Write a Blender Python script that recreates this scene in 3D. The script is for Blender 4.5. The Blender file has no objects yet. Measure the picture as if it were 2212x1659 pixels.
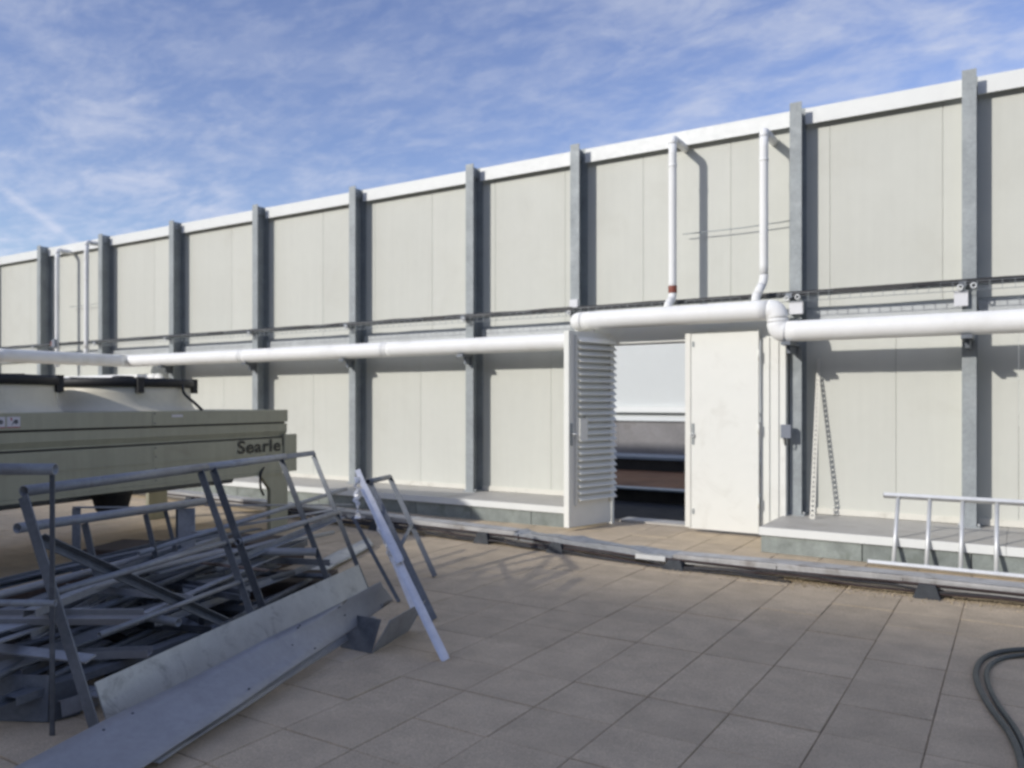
import bpy, math, random
from mathutils import Vector, Matrix
R = math.radians
rnd = random.Random(7)
C = bpy.context.scene.collection
SC = bpy.context.scene

# ------------------------------------------------------------------ camera
CAM_Z = 1.56
YAW = 32.0
F = 1753.0            # focal length for a 2212 px wide frame
cd = bpy.data.cameras.new('camera')
cam = bpy.data.objects.new('camera', cd); C.objects.link(cam)
cam.location = (0, 0, CAM_Z)
cam.rotation_euler = (R(90), 0, R(YAW))
cd.sensor_width = 36.0
cd.lens = 36.0 * F / 2212.0
cd.shift_y = 38.5 / 2212.0
cd.clip_start = 0.05
cd.clip_end = 900
cd.dof.use_dof = True
cd.dof.focus_distance = 4.2
cd.dof.aperture_fstop = 2.4
SC.camera = cam

# ------------------------------------------------------------------ light
SUN = Vector((0.5, 1.0, -0.5)).normalized()      # direction the light travels
ELEV = math.asin(-SUN.z)
sd = bpy.data.lights.new('sun', 'SUN')
sun = bpy.data.objects.new('sun', sd); C.objects.link(sun)
sun.rotation_euler = SUN.to_track_quat('-Z', 'Y').to_euler()
sd.energy = 2.05
sd.angle = R(1.2)
sd.color = (1.0, 0.965, 0.915)

world = bpy.data.worlds.new('World'); SC.world = world
world.use_nodes = True
wt = world.node_tree; wn = wt.nodes; wl = wt.links
wn.clear()
def N(t, **kw):
    n = wn.new(t)
    for k, v in kw.items(): setattr(n, k, v)
    return n
def mth(op, a, b=None, c=None, clamp=False):
    n = N('ShaderNodeMath', operation=op, use_clamp=clamp)
    for i, x in enumerate((a, b, c)):
        if x is None: continue
        if isinstance(x, (int, float)): n.inputs[i].default_value = x
        else: wl.new(x, n.inputs[i])
    return n.outputs[0]
sky = N('ShaderNodeTexSky', sky_type='NISHITA', sun_disc=False)
sky.sun_elevation = ELEV
sky.sun_rotation = math.atan2(-SUN.x, -SUN.y)
sky.altitude = 100; sky.air_density = 1.0; sky.dust_density = 0.8; sky.ozone_density = 2.0
tc = N('ShaderNodeTexCoord')
sep = N('ShaderNodeSeparateXYZ'); wl.new(tc.outputs['Generated'], sep.inputs[0])
zz = mth('ADD', mth('MAXIMUM', sep.outputs['Z'], 0.0), 0.16)
px = mth('DIVIDE', sep.outputs['X'], zz)
py = mth('DIVIDE', sep.outputs['Y'], zz)
cb = N('ShaderNodeCombineXYZ'); wl.new(px, cb.inputs[0]); wl.new(py, cb.inputs[1])
def cloud(rot, sx, sy, scale, detail, rough, dist, lo, hi, off=(0, 0, 0)):
    mp = N('ShaderNodeMapping'); wl.new(cb.outputs[0], mp.inputs[0])
    mp.inputs['Rotation'].default_value = (0, 0, R(rot)); mp.inputs['Scale'].default_value = (sx, sy, 1)
    mp.inputs['Location'].default_value = off
    no = N('ShaderNodeTexNoise'); wl.new(mp.outputs[0], no.inputs['Vector'])
    no.inputs['Scale'].default_value = scale; no.inputs['Detail'].default_value = detail
    no.inputs['Roughness'].default_value = rough; no.inputs['Distortion'].default_value = dist
    mr = N('ShaderNodeMapRange', interpolation_type='SMOOTHSTEP')
    wl.new(no.outputs['Fac'], mr.inputs[0]); mr.inputs[1].default_value = lo; mr.inputs[2].default_value = hi
    return mr.outputs[0]
big = cloud(10, 1, 0.8, 1.1, 6, 0.5, 0.3, 0.36, 0.62, (2.3, 0.4, 0))
rip = cloud(24, 1.0, 1.5, 4.6, 10, 0.62, 0.35, 0.37, 0.70)
fine = cloud(-35, 1.2, 2.0, 8.0, 8, 0.64, 0.3, 0.42, 0.68, (4, 1, 0))
dens = mth('MULTIPLY', big, mth('ADD', mth('MULTIPLY', rip, 0.50), 0.06))
dens = mth('ADD', dens, mth('ADD', mth('MULTIPLY', rip, 0.30), mth('MULTIPLY', fine, 0.26)))
# one contrail
def sky_p(u, v):
    yw = math.radians(YAW); fx, fy = -math.sin(yw), math.cos(yw)
    a, b = (u - 1106) / F, (868 - v) / F
    x, y, z = fx + a*math.cos(yw), fy + a*math.sin(yw), b
    l = math.sqrt(x*x + y*y + z*z); return x/l/(z/l + 0.16), y/l/(z/l + 0.16)
(ax_, ay_), (bx_, by_) = sky_p(40, 432), sky_p(155, 518)
nx_, ny_ = -(by_ - ay_), bx_ - ax_
nl_ = math.hypot(nx_, ny_); nx_ /= nl_; ny_ /= nl_
dist = mth('ABSOLUTE', mth('SUBTRACT', mth('ADD', mth('MULTIPLY', px, nx_), mth('MULTIPLY', py, ny_)), ax_*nx_ + ay_*ny_))
trail = mth('MULTIPLY', mth('SUBTRACT', 1.0, mth('DIVIDE', dist, 0.030), clamp=True), mth('ADD', mth('MULTIPLY', rip, 0.25), 0.32))
dens = mth('ADD', mth('MULTIPLY', dens, 0.86), trail)
dens = mth('MINIMUM', dens, 0.82)
hs = N('ShaderNodeHueSaturation'); wl.new(sky.outputs[0], hs.inputs['Color'])
hs.inputs['Saturation'].default_value = 1.02; hs.inputs['Hue'].default_value = 0.520; hs.inputs['Value'].default_value = 0.82
mx = N('ShaderNodeMix', data_type='RGBA'); wl.new(dens, mx.inputs['Factor'])
# thin cloud is lit through by the sun: its own white plus a share of the sky's brightness in that direction
bw_ = N('ShaderNodeRGBToBW'); wl.new(sky.outputs[0], bw_.inputs[0])
cv = N('ShaderNodeVectorMath', operation='MULTIPLY_ADD')
wl.new(bw_.outputs[0], cv.inputs[0]); cv.inputs[1].default_value = (0.72, 0.72, 0.70); cv.inputs[2].default_value = (1.0, 1.28, 2.15)
wl.new(hs.outputs[0], mx.inputs['A']); wl.new(cv.outputs[0], mx.inputs['B'])
bg = N('ShaderNodeBackground'); wl.new(mx.outputs['Result'], bg.inputs[0]); bg.inputs[1].default_value = 0.145
wo = N('ShaderNodeOutputWorld'); wl.new(bg.outputs[0], wo.inputs[0])

SC.view_settings.view_transform = 'Standard'
SC.view_settings.look = 'None'
SC.view_settings.exposure = 0.52
SC.view_settings.gamma = 1.0
SC.render.engine = 'CYCLES'
SC.cycles.use_denoising = True
SC.cycles.pixel_filter_type = 'BLACKMAN_HARRIS'
SC.cycles.filter_width = 2.8
SC.cycles.max_bounces = 8

# ------------------------------------------------------------------ survey helpers (photograph measured at 2212 px width)
cy, sy_ = math.cos(R(YAW)), math.sin(R(YAW))
FW = Vector((-sy_, cy, 0)); RT = Vector((cy, sy_, 0)); UP = Vector((0, 0, 1))
O = Vector((0, 0, CAM_Z))
def ray(u, v): return FW + RT * ((u - 1106.0) / F) + UP * ((868.0 - v) / F)
def at(u, v, t): return O + ray(u, v) * t
def on_y(u, v, y): d = ray(u, v); return O + d * (y / d.y)
def on_z(u, v, z): d = ray(u, v); return O + d * ((z - CAM_Z) / d.z)
def x_at(u, y): return on_y(u, 868, y).x

# ------------------------------------------------------------------ materials
def mat(name, col, rough=0.6, metal=0.0, var=0.12, scale=6.0, bump=0.0, bscale=60.0, spec=0.5, stain=None, stain_amt=0.0, stain_scale=1.5,
        per_object=0.0, per_island=0.0, ribs=None, coat=0.0, spangle=0.0, speckle=0.0, streak=0.0):
    m = bpy.data.materials.new(name); m.use_nodes = True
    nt = m.node_tree; ns = nt.nodes; ln = nt.links
    b = ns['Principled BSDF']
    b.inputs['Roughness'].default_value = rough; b.inputs['Metallic'].default_value = metal
    b.inputs['Specular IOR Level'].default_value = spec
    b.inputs['Coat Weight'].default_value = coat
    geo = ns.new('ShaderNodeNewGeometry')
    def noise(sc, det=5, ro=0.55, dist=0.0):
        n = ns.new('ShaderNodeTexNoise'); ln.new(geo.outputs['Position'], n.inputs['Vector'])
        n.inputs['Scale'].default_value = sc; n.inputs['Detail'].default_value = det
        n.inputs['Roughness'].default_value = ro; n.inputs['Distortion'].default_value = dist
        return n.outputs['Fac']
    def mr(x, a, bb, lo, hi, smooth=False):
        n = ns.new('ShaderNodeMapRange'); n.interpolation_type = 'SMOOTHSTEP' if smooth else 'LINEAR'
        ln.new(x, n.inputs[0])
        for i, k in enumerate((a, bb, lo, hi)): n.inputs[i + 1].default_value = k
        return n.outputs[0]
    def mul(x, y):
        n = ns.new('ShaderNodeMath'); n.operation = 'MULTIPLY'
        for i, k in enumerate((x, y)):
            if isinstance(k, (int, float)): n.inputs[i].default_value = k
            else: ln.new(k, n.inputs[i])
        return n.outputs[0]
    val = mr(noise(scale), 0.25, 0.75, 1 - var, 1 + var)
    val = mul(val, mr(noise(scale * 9, 3), 0.25, 0.75, 1 - var * 0.5, 1 + var * 0.5))
    if spangle:
        vo = ns.new('ShaderNodeTexVoronoi'); ln.new(geo.outputs['Position'], vo.inputs['Vector']); vo.inputs['Scale'].default_value = 45
        sp = ns.new('ShaderNodeSeparateColor'); ln.new(vo.outputs['Color'], sp.inputs[0])
        val = mul(val, mr(sp.outputs[0], 0, 1, 1 - spangle, 1 + spangle))
    if streak:
        mp_ = ns.new('ShaderNodeMapping'); ln.new(geo.outputs['Position'], mp_.inputs[0]); mp_.inputs['Scale'].default_value = (5.0, 5.0, 0.28)
        n_ = ns.new('ShaderNodeTexNoise'); ln.new(mp_.outputs[0], n_.inputs['Vector']); n_.inputs['Scale'].default_value = 2.2; n_.inputs['Detail'].default_value = 6; n_.inputs['Roughness'].default_value = 0.6
        val = mul(val, mr(n_.outputs['Fac'], 0.35, 0.75, 1 + streak * 0.4, 1 - streak))
    if speckle:
        val = mul(val, mr(noise(170, 2, 0.7), 0.3, 0.7, 1 - speckle, 1 + speckle))
    if per_object:
        oi = ns.new('ShaderNodeObjectInfo'); val = mul(val, mr(oi.outputs['Random'], 0, 1, 1 - per_object, 1 + per_object))
    if per_island:
        val = mul(val, mr(geo.outputs['Random Per Island'], 0, 1, 1 - per_island, 1 + per_island))
    base = ns.new('ShaderNodeRGB'); base.outputs[0].default_value = (*col, 1)
    vm = ns.new('ShaderNodeVectorMath'); vm.operation = 'SCALE'
    ln.new(base.outputs[0], vm.inputs[0]); ln.new(val, vm.inputs['Scale'])
    out = vm.outputs[0]
    if stain:
        s = mr(noise(stain_scale, 7, 0.65, 0.6), 0.52, 0.74, 0, stain_amt, True)
        mx = ns.new('ShaderNodeMix'); mx.data_type = 'RGBA'
        ln.new(s, mx.inputs['Factor']); ln.new(out, mx.inputs['A']); mx.inputs['B'].default_value = (*stain, 1)
        out = mx.outputs['Result']
    ln.new(out, b.inputs['Base Color'])
    ln.new(mr(noise(scale * 2.3, 4), 0.25, 0.75, max(0.05, rough - 0.1), min(1, rough + 0.1)), b.inputs['Roughness'])
    nrm = None
    if ribs:
        axis, freq, strength = ribs
        sx = ns.new('ShaderNodeSeparateXYZ'); ln.new(geo.outputs['Position'], sx.inputs[0])
        s = ns.new('ShaderNodeMath'); s.operation = 'SINE'; ln.new(mul(sx.outputs[axis], freq * 2 * math.pi), s.inputs[0])
        bp = ns.new('ShaderNodeBump'); bp.inputs['Strength'].default_value = strength; bp.inputs['Distance'].default_value = 0.002
        ln.new(s.outputs[0], bp.inputs['Height']); nrm = bp.outputs[0]
    if bump:
        bp = ns.new('ShaderNodeBump'); bp.inputs['Strength'].default_value = bump; bp.inputs['Distance'].default_value = 0.01
        ln.new(noise(bscale, 4, 0.6), bp.inputs['Height'])
        if nrm: ln.new(nrm, bp.inputs['Normal'])
        nrm = bp.outputs[0]
    if nrm: ln.new(nrm, b.inputs['Normal'])
    return m

M = {}
M['panel'] = mat('panel_paint', (0.615, 0.618, 0.555), 0.6, spec=0.25, streak=0.025, ribs=(0, 9.1, 0.06), per_object=0.02, var=0.025, scale=0.8, stain=(0.47, 0.455, 0.38), stain_amt=0.16, stain_scale=1.1)
M['coping'] = mat('coping_paint', (0.78, 0.79, 0.755), 0.5, var=0.02, streak=0.015)
M['trim'] = mat('trim_paint', (0.72, 0.70, 0.62), 0.45, var=0.03, stain=(0.3, 0.27, 0.2), stain_amt=0.3, stain_scale=5)
M['galv'] = mat('galvanised_steel', (0.305, 0.33, 0.335), 0.6, metal=0.15, var=0.16, scale=3.0, spangle=0.06, stain=(0.42, 0.44, 0.44), stain_amt=0.5, stain_scale=4)
M['galvd'] = mat('weathered_steel', (0.15, 0.165, 0.185), 0.52, metal=0.35, var=0.2, scale=4.0, spangle=0.06, stain=(0.25, 0.265, 0.28), stain_amt=0.6, stain_scale=6, per_object=0.3)
M['galvl'] = mat('dull_zinc', (0.30, 0.312, 0.33), 0.5, metal=0.25, var=0.12, scale=5.0, spangle=0.05, stain=(0.15, 0.13, 0.12), stain_amt=0.45, stain_scale=7, per_object=0.22, bump=0.1, bscale=30)
M['plank'] = mat('plank_zinc', (0.34, 0.34, 0.345), 0.55, metal=0.2, var=0.10, scale=3.0, stain=(0.24, 0.24, 0.24), stain_amt=0.35, stain_scale=5, bump=0.12, bscale=18, spangle=0.03)
M['toe'] = mat('dirty_white_board', (0.52, 0.52, 0.47), 0.65, var=0.1, scale=8, stain=(0.16, 0.15, 0.14), stain_amt=0.6, stain_scale=7, bump=0.15)
M['rusty'] = mat('rusty_steel', (0.16, 0.115, 0.09), 0.75, var=0.3, scale=9, stain=(0.12, 0.045, 0.02), stain_amt=0.7, stain_scale=6)
M['bright'] = mat('bright_aluminium', (0.80, 0.80, 0.80), 0.35, metal=0.35, var=0.12, scale=12, bump=0.25, bscale=25)
M['alu'] = mat('aluminium', (0.68, 0.69, 0.68), 0.45, metal=0.3, var=0.06, scale=9)
M['pipe'] = mat('white_pipe_wrap', (0.86, 0.86, 0.835), 0.65, var=0.025, scale=5, bump=0.15, bscale=7, stain=(0.62, 0.60, 0.54), stain_amt=0.35)
M['door'] = mat('white_door_paint', (0.80, 0.80, 0.74), 0.4, var=0.015, stain=(0.55, 0.53, 0.46), stain_amt=0.3, stain_scale=2.6)
M['doorin'] = mat('cream_louvre_paint', (0.80, 0.79, 0.72), 0.4, var=0.03)
M['block'] = mat('grey_block', (0.25, 0.275, 0.255), 0.85, var=0.22, scale=7, bump=0.25, bscale=45, stain=(0.13, 0.15, 0.12), stain_amt=0.6, stain_scale=4, per_object=0.1)
M['cap'] = mat('pale_capping', (0.47, 0.45, 0.41), 0.6, var=0.08, scale=4, stain=(0.30, 0.27, 0.22), stain_amt=0.5, stain_scale=2.5)
M['tile'] = mat('buff_paving', (0.535, 0.43, 0.295), 0.88, var=0.15, scale=4.5, bump=0.35, bscale=110, speckle=0.28, per_object=0.06, stain=(0.40, 0.325, 0.23), stain_amt=0.5, stain_scale=1.1)
M['tile2'] = mat('buff_paving_far', (0.535, 0.43, 0.295), 0.88, var=0.15, scale=4.5, bump=0.3, bscale=110, speckle=0.28, per_island=0.045, stain=(0.40, 0.325, 0.23), stain_amt=0.5, stain_scale=1.1)
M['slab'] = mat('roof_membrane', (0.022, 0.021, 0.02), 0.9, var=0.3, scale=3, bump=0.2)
M['bed'] = mat('sand_bed', (0.33, 0.26, 0.18), 0.95, var=0.3, scale=5, stain=(0.10, 0.09, 0.06), stain_amt=0.9, stain_scale=2.2)
M['brown'] = mat('brown_felt', (0.22, 0.105, 0.045), 0.9, var=0.25, scale=1.2, bump=0.2, stain=(0.05, 0.035, 0.03), stain_amt=0.8, stain_scale=0.6)
M['lead'] = mat('lead_grey_flashing', (0.22, 0.27, 0.32), 0.5, metal=0.2, var=0.1)
M['concrete'] = mat('parapet_concrete', (0.25, 0.24, 0.235), 0.85, var=0.15, scale=1.5, stain=(0.15, 0.13, 0.12), stain_amt=0.5)
M['clad'] = mat('white_cladding', (0.72, 0.74, 0.72), 0.45, var=0.02, scale=0.7)
M['zinc'] = mat('light_zinc', (0.50, 0.52, 0.52), 0.5, metal=0.1, var=0.12, scale=3, stain=(0.34, 0.36, 0.37), stain_amt=0.6, stain_scale=2)
M['black'] = mat('black_rubber', (0.012, 0.012, 0.013), 0.6, var=0.2)
M['cable'] = mat('black_cable', (0.018, 0.018, 0.02), 0.5, var=0.2)
M['foot'] = mat('rubber_foot_block', (0.05, 0.055, 0.06), 0.85, var=0.3, scale=10, stain=(0.15, 0.15, 0.15), stain_amt=0.5, stain_scale=9)
M['tray'] = mat('trunking_steel', (0.47, 0.465, 0.455), 0.6, metal=0.25, var=0.2, scale=4, stain=(0.16, 0.12, 0.09), stain_amt=0.65, stain_scale=3, bump=0.2, bscale=14)
M['trayd'] = mat('dented_trunking_steel', (0.30, 0.315, 0.335), 0.5, metal=0.3, var=0.25, scale=6, stain=(0.42, 0.43, 0.44), stain_amt=0.6, stain_scale=8, bump=0.5, bscale=12)
M['rust'] = mat('rust_red_cable', (0.045, 0.03, 0.028), 0.8, var=0.3)
M['olive'] = mat('olive_beige_casing', (0.375, 0.365, 0.265), 0.5, var=0.05, scale=2, streak=0.10, stain=(0.28, 0.26, 0.18), stain_amt=0.4, stain_scale=2)
M['cowl'] = mat('beige_cowl', (0.68, 0.63, 0.50), 0.5, var=0.05, scale=2, stain=(0.36, 0.33, 0.24), stain_amt=0.4, stain_scale=2)
M['sign'] = mat('sticker_white', (0.62, 0.60, 0.63), 0.4, var=0.03)
M['red'] = mat('sticker_red', (0.42, 0.03, 0.04), 0.5, var=0.05)
M['teal'] = mat('sticker_teal', (0.06, 0.22, 0.2), 0.5, var=0.05)
M['ink'] = mat('sticker_ink', (0.03, 0.04, 0.06), 0.5, var=0.05)
M['letter'] = mat('black_lettering', (0.012, 0.014, 0.012), 0.5, var=0.05)
M['redtape'] = mat('red_brown_tape', (0.24, 0.07, 0.045), 0.6, var=0.2, scale=30)
M['boxw'] = mat('white_plastic', (0.70, 0.70, 0.71), 0.4, var=0.03)
M['boxg'] = mat('grey_plastic', (0.20, 0.22, 0.26), 0.5, var=0.05)
M['hose'] = mat('grey_green_hose', (0.075, 0.085, 0.078), 0.55, var=0.15, scale=20)
M['timber'] = mat('dark_timber', (0.075, 0.055, 0.04), 0.9, var=0.3, scale=6, bump=0.4, bscale=30)
M['gravel'] = mat('buff_grit', (0.45, 0.37, 0.25), 0.95, var=0.2, scale=20, per_island=0.35)

# ------------------------------------------------------------------ mesh helpers
class MB:
    def __init__(s): s.v = []; s.f = []; s.sm = []
    def _add(s, vs, fs, smooth=False):
        o = len(s.v); s.v += [tuple(p) for p in vs]
        for f in fs: s.f.append(tuple(i + o for i in f)); s.sm.append(smooth)
        return s
    def box(s, lo, hi):
        (a, b, c), (d, e, g) = lo, hi
        return s._add([(a,b,c),(d,b,c),(d,e,c),(a,e,c),(a,b,g),(d,b,g),(d,e,g),(a,e,g)],
                      [(3,2,1,0),(4,5,6,7),(0,1,5,4),(1,2,6,5),(2,3,7,6),(3,0,4,7)])
    def bevbox(s, lo, hi, b):
        (x0, y0, z0), (x1, y1, z1) = lo, hi
        vs = []
        for (z, i) in ((z0, 0), (z1 - b, 0), (z1, b)):
            vs += [(x0+i, y0+i, z), (x1-i, y0+i, z), (x1-i, y1-i, z), (x0+i, y1-i, z)]
        fs = [(3,2,1,0), (8,9,10,11)]
        for k in (0, 4):
            for j in range(4): fs.append((k+j, k+(j+1)%4, k+4+(j+1)%4, k+4+j))
        return s._add(vs, fs)
    def prism(s, prof, p0, p1, up=(0, 0, 1), caps=True):
        p0 = Vector(p0); p1 = Vector(p1); d = (p1 - p0).normalized(); up = Vector(up)
        if abs(d.dot(up)) > 0.98: up = Vector((1, 0, 0))
        a = d.cross(up).normalized(); b = a.cross(d).normalized()
        n = len(prof)
        vs = [p0 + a * x + b * y for x, y in prof] + [p1 + a * x + b * y for x, y in prof]
        fs = [(i, (i + 1) % n, n + (i + 1) % n, n + i) for i in range(n)]
        if caps: fs += [tuple(range(n - 1, -1, -1)), tuple(range(n, 2 * n))]
        return s._add(vs, fs)
    def bar(s, p0, p1, w, h, up=(0, 0, 1)):
        return s.prism([(-w/2,-h/2),(w/2,-h/2),(w/2,h/2),(-w/2,h/2)], p0, p1, up)
    def angle(s, p0, p1, w, t=0.006, up=(0, 0, 1)):
        return s.prism([(-w/2,-w/2),(w/2,-w/2),(w/2,-w/2+t),(-w/2+t,-w/2+t),(-w/2+t,w/2),(-w/2,w/2)], p0, p1, up)
    def channel(s, p0, p1, w, h, t=0.005, up=(0, 0, 1)):
        return s.prism([(-w/2,-h/2),(w/2,-h/2),(w/2,h/2),(w/2-t,h/2),(w/2-t,-h/2+t),(-w/2+t,-h/2+t),(-w/2+t,h/2),(-w/2,h/2)], p0, p1, up)
    def tube(s, pts, r, n=14, open_in=0.0, caps=True):
        pts = [Vector(p) for p in pts]; rings = []
        prev = None
        for i, p in enumerate(pts):
            d = (pts[min(i+1, len(pts)-1)] - pts[max(i-1, 0)]).normalized()
            if prev is None:
                u0 = Vector((0, 0, 1)) if abs(d.z) < 0.9 else Vector((1, 0, 0))
                a = d.cross(u0).normalized()
            else: a = (prev - d * prev.dot(d)).normalized()
            prev = a; b = d.cross(a)
            rr = r[i] if isinstance(r, (list, tuple)) else r
            rings.append([p + a * (rr * math.cos(2*math.pi*k/n)) + b * (rr * math.sin(2*math.pi*k/n)) for k in range(n)])
        vs = [q for ring in rings for q in ring]; fs = []
        for i in range(len(rings) - 1):
            for k in range(n): fs.append((i*n+k, i*n+(k+1)%n, (i+1)*n+(k+1)%n, (i+1)*n+k))
        s._add(vs, fs, True)
        if caps:
            o = len(s.v) - len(vs)
            s.f.append(tuple(o + k for k in range(n - 1, -1, -1))); s.sm.append(False)
            e = o + (len(rings) - 1) * n
            s.f.append(tuple(e + k for k in range(n))); s.sm.append(False)
        return s
    def pipe(s, p0, p1, r, wall=0.004, n=16):
        """hollow tube, open at both ends"""
        p0 = Vector(p0); p1 = Vector(p1); d = (p1 - p0).normalized()
        u0 = Vector((0, 0, 1)) if abs(d.z) < 0.9 else Vector((1, 0, 0))
        a = d.cross(u0).normalized(); b = d.cross(a); vs = []
        for p, rr in ((p0, r), (p1, r), (p1, r - wall), (p0, r - wall)):
            vs += [p + a * (rr*math.cos(2*math.pi*k/n)) + b * (rr*math.sin(2*math.pi*k/n)) for k in range(n)]
        fs = []
        for i in range(4):
            j = (i + 1) % 4
            for k in range(n): fs.append((i*n+k, i*n+(k+1)%n, j*n+(k+1)%n, j*n+k))
        return s._add(vs, fs, True)
    def lathe(s, c, prof, n=40, axis='z'):
        vs = []
        for r, z in prof:
            vs += [(c[0] + r*math.cos(2*math.pi*k/n), c[1] + r*math.sin(2*math.pi*k/n), c[2] + z) for k in range(n)]
        fs = []
        for i in range(len(prof) - 1):
            for k in range(n): fs.append((i*n+k, i*n+(k+1)%n, (i+1)*n+(k+1)%n, (i+1)*n+k))
        return s._add(vs, fs, True)
    def torus(s, c, ax, r, q, n=18, m=8):
        c = Vector(c); ax = Vector(ax).normalized(); u0 = Vector((0, 0, 1)) if abs(ax.z) < 0.9 else Vector((1, 0, 0))
        a = ax.cross(u0).normalized(); b = ax.cross(a); vs = []; fs = []
        for i in range(n):
            t = 2*math.pi*i/n; dr = a*math.cos(t) + b*math.sin(t)
            for j in range(m):
                w = 2*math.pi*j/m; vs.append(c + dr*(r + q*math.cos(w)) + ax*(q*math.sin(w)))
        for i in range(n):
            for j in range(m): fs.append((i*m+j, ((i+1)%n)*m+j, ((i+1)%n)*m+(j+1)%m, i*m+(j+1)%m))
        return s._add(vs, fs, True)
    def mesh(s, name):
        me = bpy.data.meshes.new(name); me.from_pydata(s.v, [], s.f)
        me.polygons.foreach_set('use_smooth', s.sm); me.update()
        import bmesh
        bm = bmesh.new(); bm.from_mesh(me); bmesh.ops.recalc_face_normals(bm, faces=bm.faces); bm.to_mesh(me); bm.free()
        return me
    def build(s, name, m, parent=None, loc=None, rot=None):
        return link(name, s.mesh(name), m, parent, loc, rot)

def link(name, me, m, parent=None, loc=None, rot=None):
    if m is not None and not me.materials: me.materials.append(M[m] if isinstance(m, str) else m)
    o = bpy.data.objects.new(name, me); C.objects.link(o)
    if loc is not None: o.location = loc
    if rot is not None: o.rotation_euler = rot
    if parent is not None:
        o.parent = parent
        g = parent; w = Matrix.Identity(4)
        chain = []
        while g is not None: chain.append(g); g = g.parent
        for g in reversed(chain): w = w @ (g.matrix_parent_inverse @ g.matrix_basis if g.parent else g.matrix_basis)
        o.matrix_parent_inverse = w.inverted()
    return o
def tag(o, label, cat, group=None):
    o['label'] = label; o['category'] = cat
    if group: o['group'] = group
    return o
def thing(name, label, cat, loc=(0, 0, 0), group=None):
    o = bpy.data.objects.new(name, None); C.objects.link(o); o.location = loc
    o.empty_display_size = 0.1
    return tag(o, label, cat, group)
def struct(o): o['kind'] = 'structure'; return o
def stuff(o): o['kind'] = 'stuff'; return o

# ================================================================== SETTING
# roof deck under everything and out to the horizon
struct(MB().box((-160, -120, -0.40), (120, 9.99, -0.06)).build('roof_deck', 'slab'))
struct(MB().box((-160, 10.0, -0.40), (120, 12.6, -0.10)).build('roof_deck', 'slab'))
brown = MB().box((-160, 12.6, -0.40), (120, 19.0, -0.02)); struct(brown.build('felt_roof', 'brown'))
struct(MB().box((-160, 19.4, -3.0), (120, 160, -2.6)).build('lower_roof', 'slab'))

# paving: square slabs in a stack bond
PITCH = 0.437
X0, Y0 = -0.357, 4.457
pave = struct(MB().box((-21.5, -2.50, -0.059), (4.5, 9.98, -0.008)).build('pavement', 'bed'))
tile_me = MB().bevbox((-0.2160, -0.2160, -0.033), (0.2160, 0.2160, 0.0), 0.003).mesh('tile')
tile_me.materials.append(M['tile'])
cells = []
for i in range(-49, 11):
    for j in range(-15, 13):
        cx, cyy = X0 + (i - 0.5) * PITCH, Y0 + (j + 0.5) * PITCH
        if not (-21.3 < cx < 4.2 and -2.3 < cyy < 9.75): continue
        d = Vector((cx, cyy, 0)); t = d.dot(FW); r = d.dot(RT)
        vis = t > 0.8
        if vis:
            u = 1106 + F * r / t; v = 868 + F * CAM_Z / t
            vis = -60 < u < 2290 and v < 1740
        # plinths cover the strip along the wall
        if cyy > 8.75 and not (-4.75 < cx < -2.35): vis = False
        cells.append((0 if vis else 1, t if vis else 99, cx, cyy))
cells.sort()
far = MB()
for k, (h, t, cx, cyy) in enumerate(cells):
    dz = rnd.uniform(-0.0025, 0.0025); rz = rnd.uniform(-0.004, 0.004)
    if k < 300 and h == 0:
        link('tile', tile_me, None, pave, (cx + rnd.uniform(-.0012, .0012), cyy + rnd.uniform(-.0012, .0012), dz), (rnd.uniform(-.003, .003), rnd.uniform(-.003, .003), rz))
    else:
        a = 0.2160
        far.bevbox((cx - a, cyy - a, -0.033 + dz), (cx + a, cyy + a, dz), 0.004)
stuff(far.build('tile_field', 'tile2', pave))

# loose grit along the trunking
g = MB()
for k in range(2400):
    u = rnd.uniform(1560, 2300)
    x = rnd.uniform(-3.2, 0.6); y = 7.42 - 0.02 * (x + 3) - abs(rnd.gauss(0, 0.15))
    r = rnd.uniform(0.003, 0.009); a = rnd.uniform(0, 6.3); z = 0.001 + r * 0.6
    p = [Vector((x + r*math.cos(a + q), y + r*math.sin(a + q), z + rnd.uniform(-.2, .2)*r)) for q in (0, 1.6, 3.1, 4.7)]
    g._add(p + [Vector((x, y, z + r*0.9)), Vector((x, y, -0.002))], [(0,1,4),(1,2,4),(2,3,4),(3,0,4),(1,0,5),(2,1,5),(3,2,5),(0,3,5)])
grit = stuff(g.build('grit', 'gravel')); tag(grit, 'thin scatter of yellowish grit along the floor trunking', 'grit')

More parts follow.
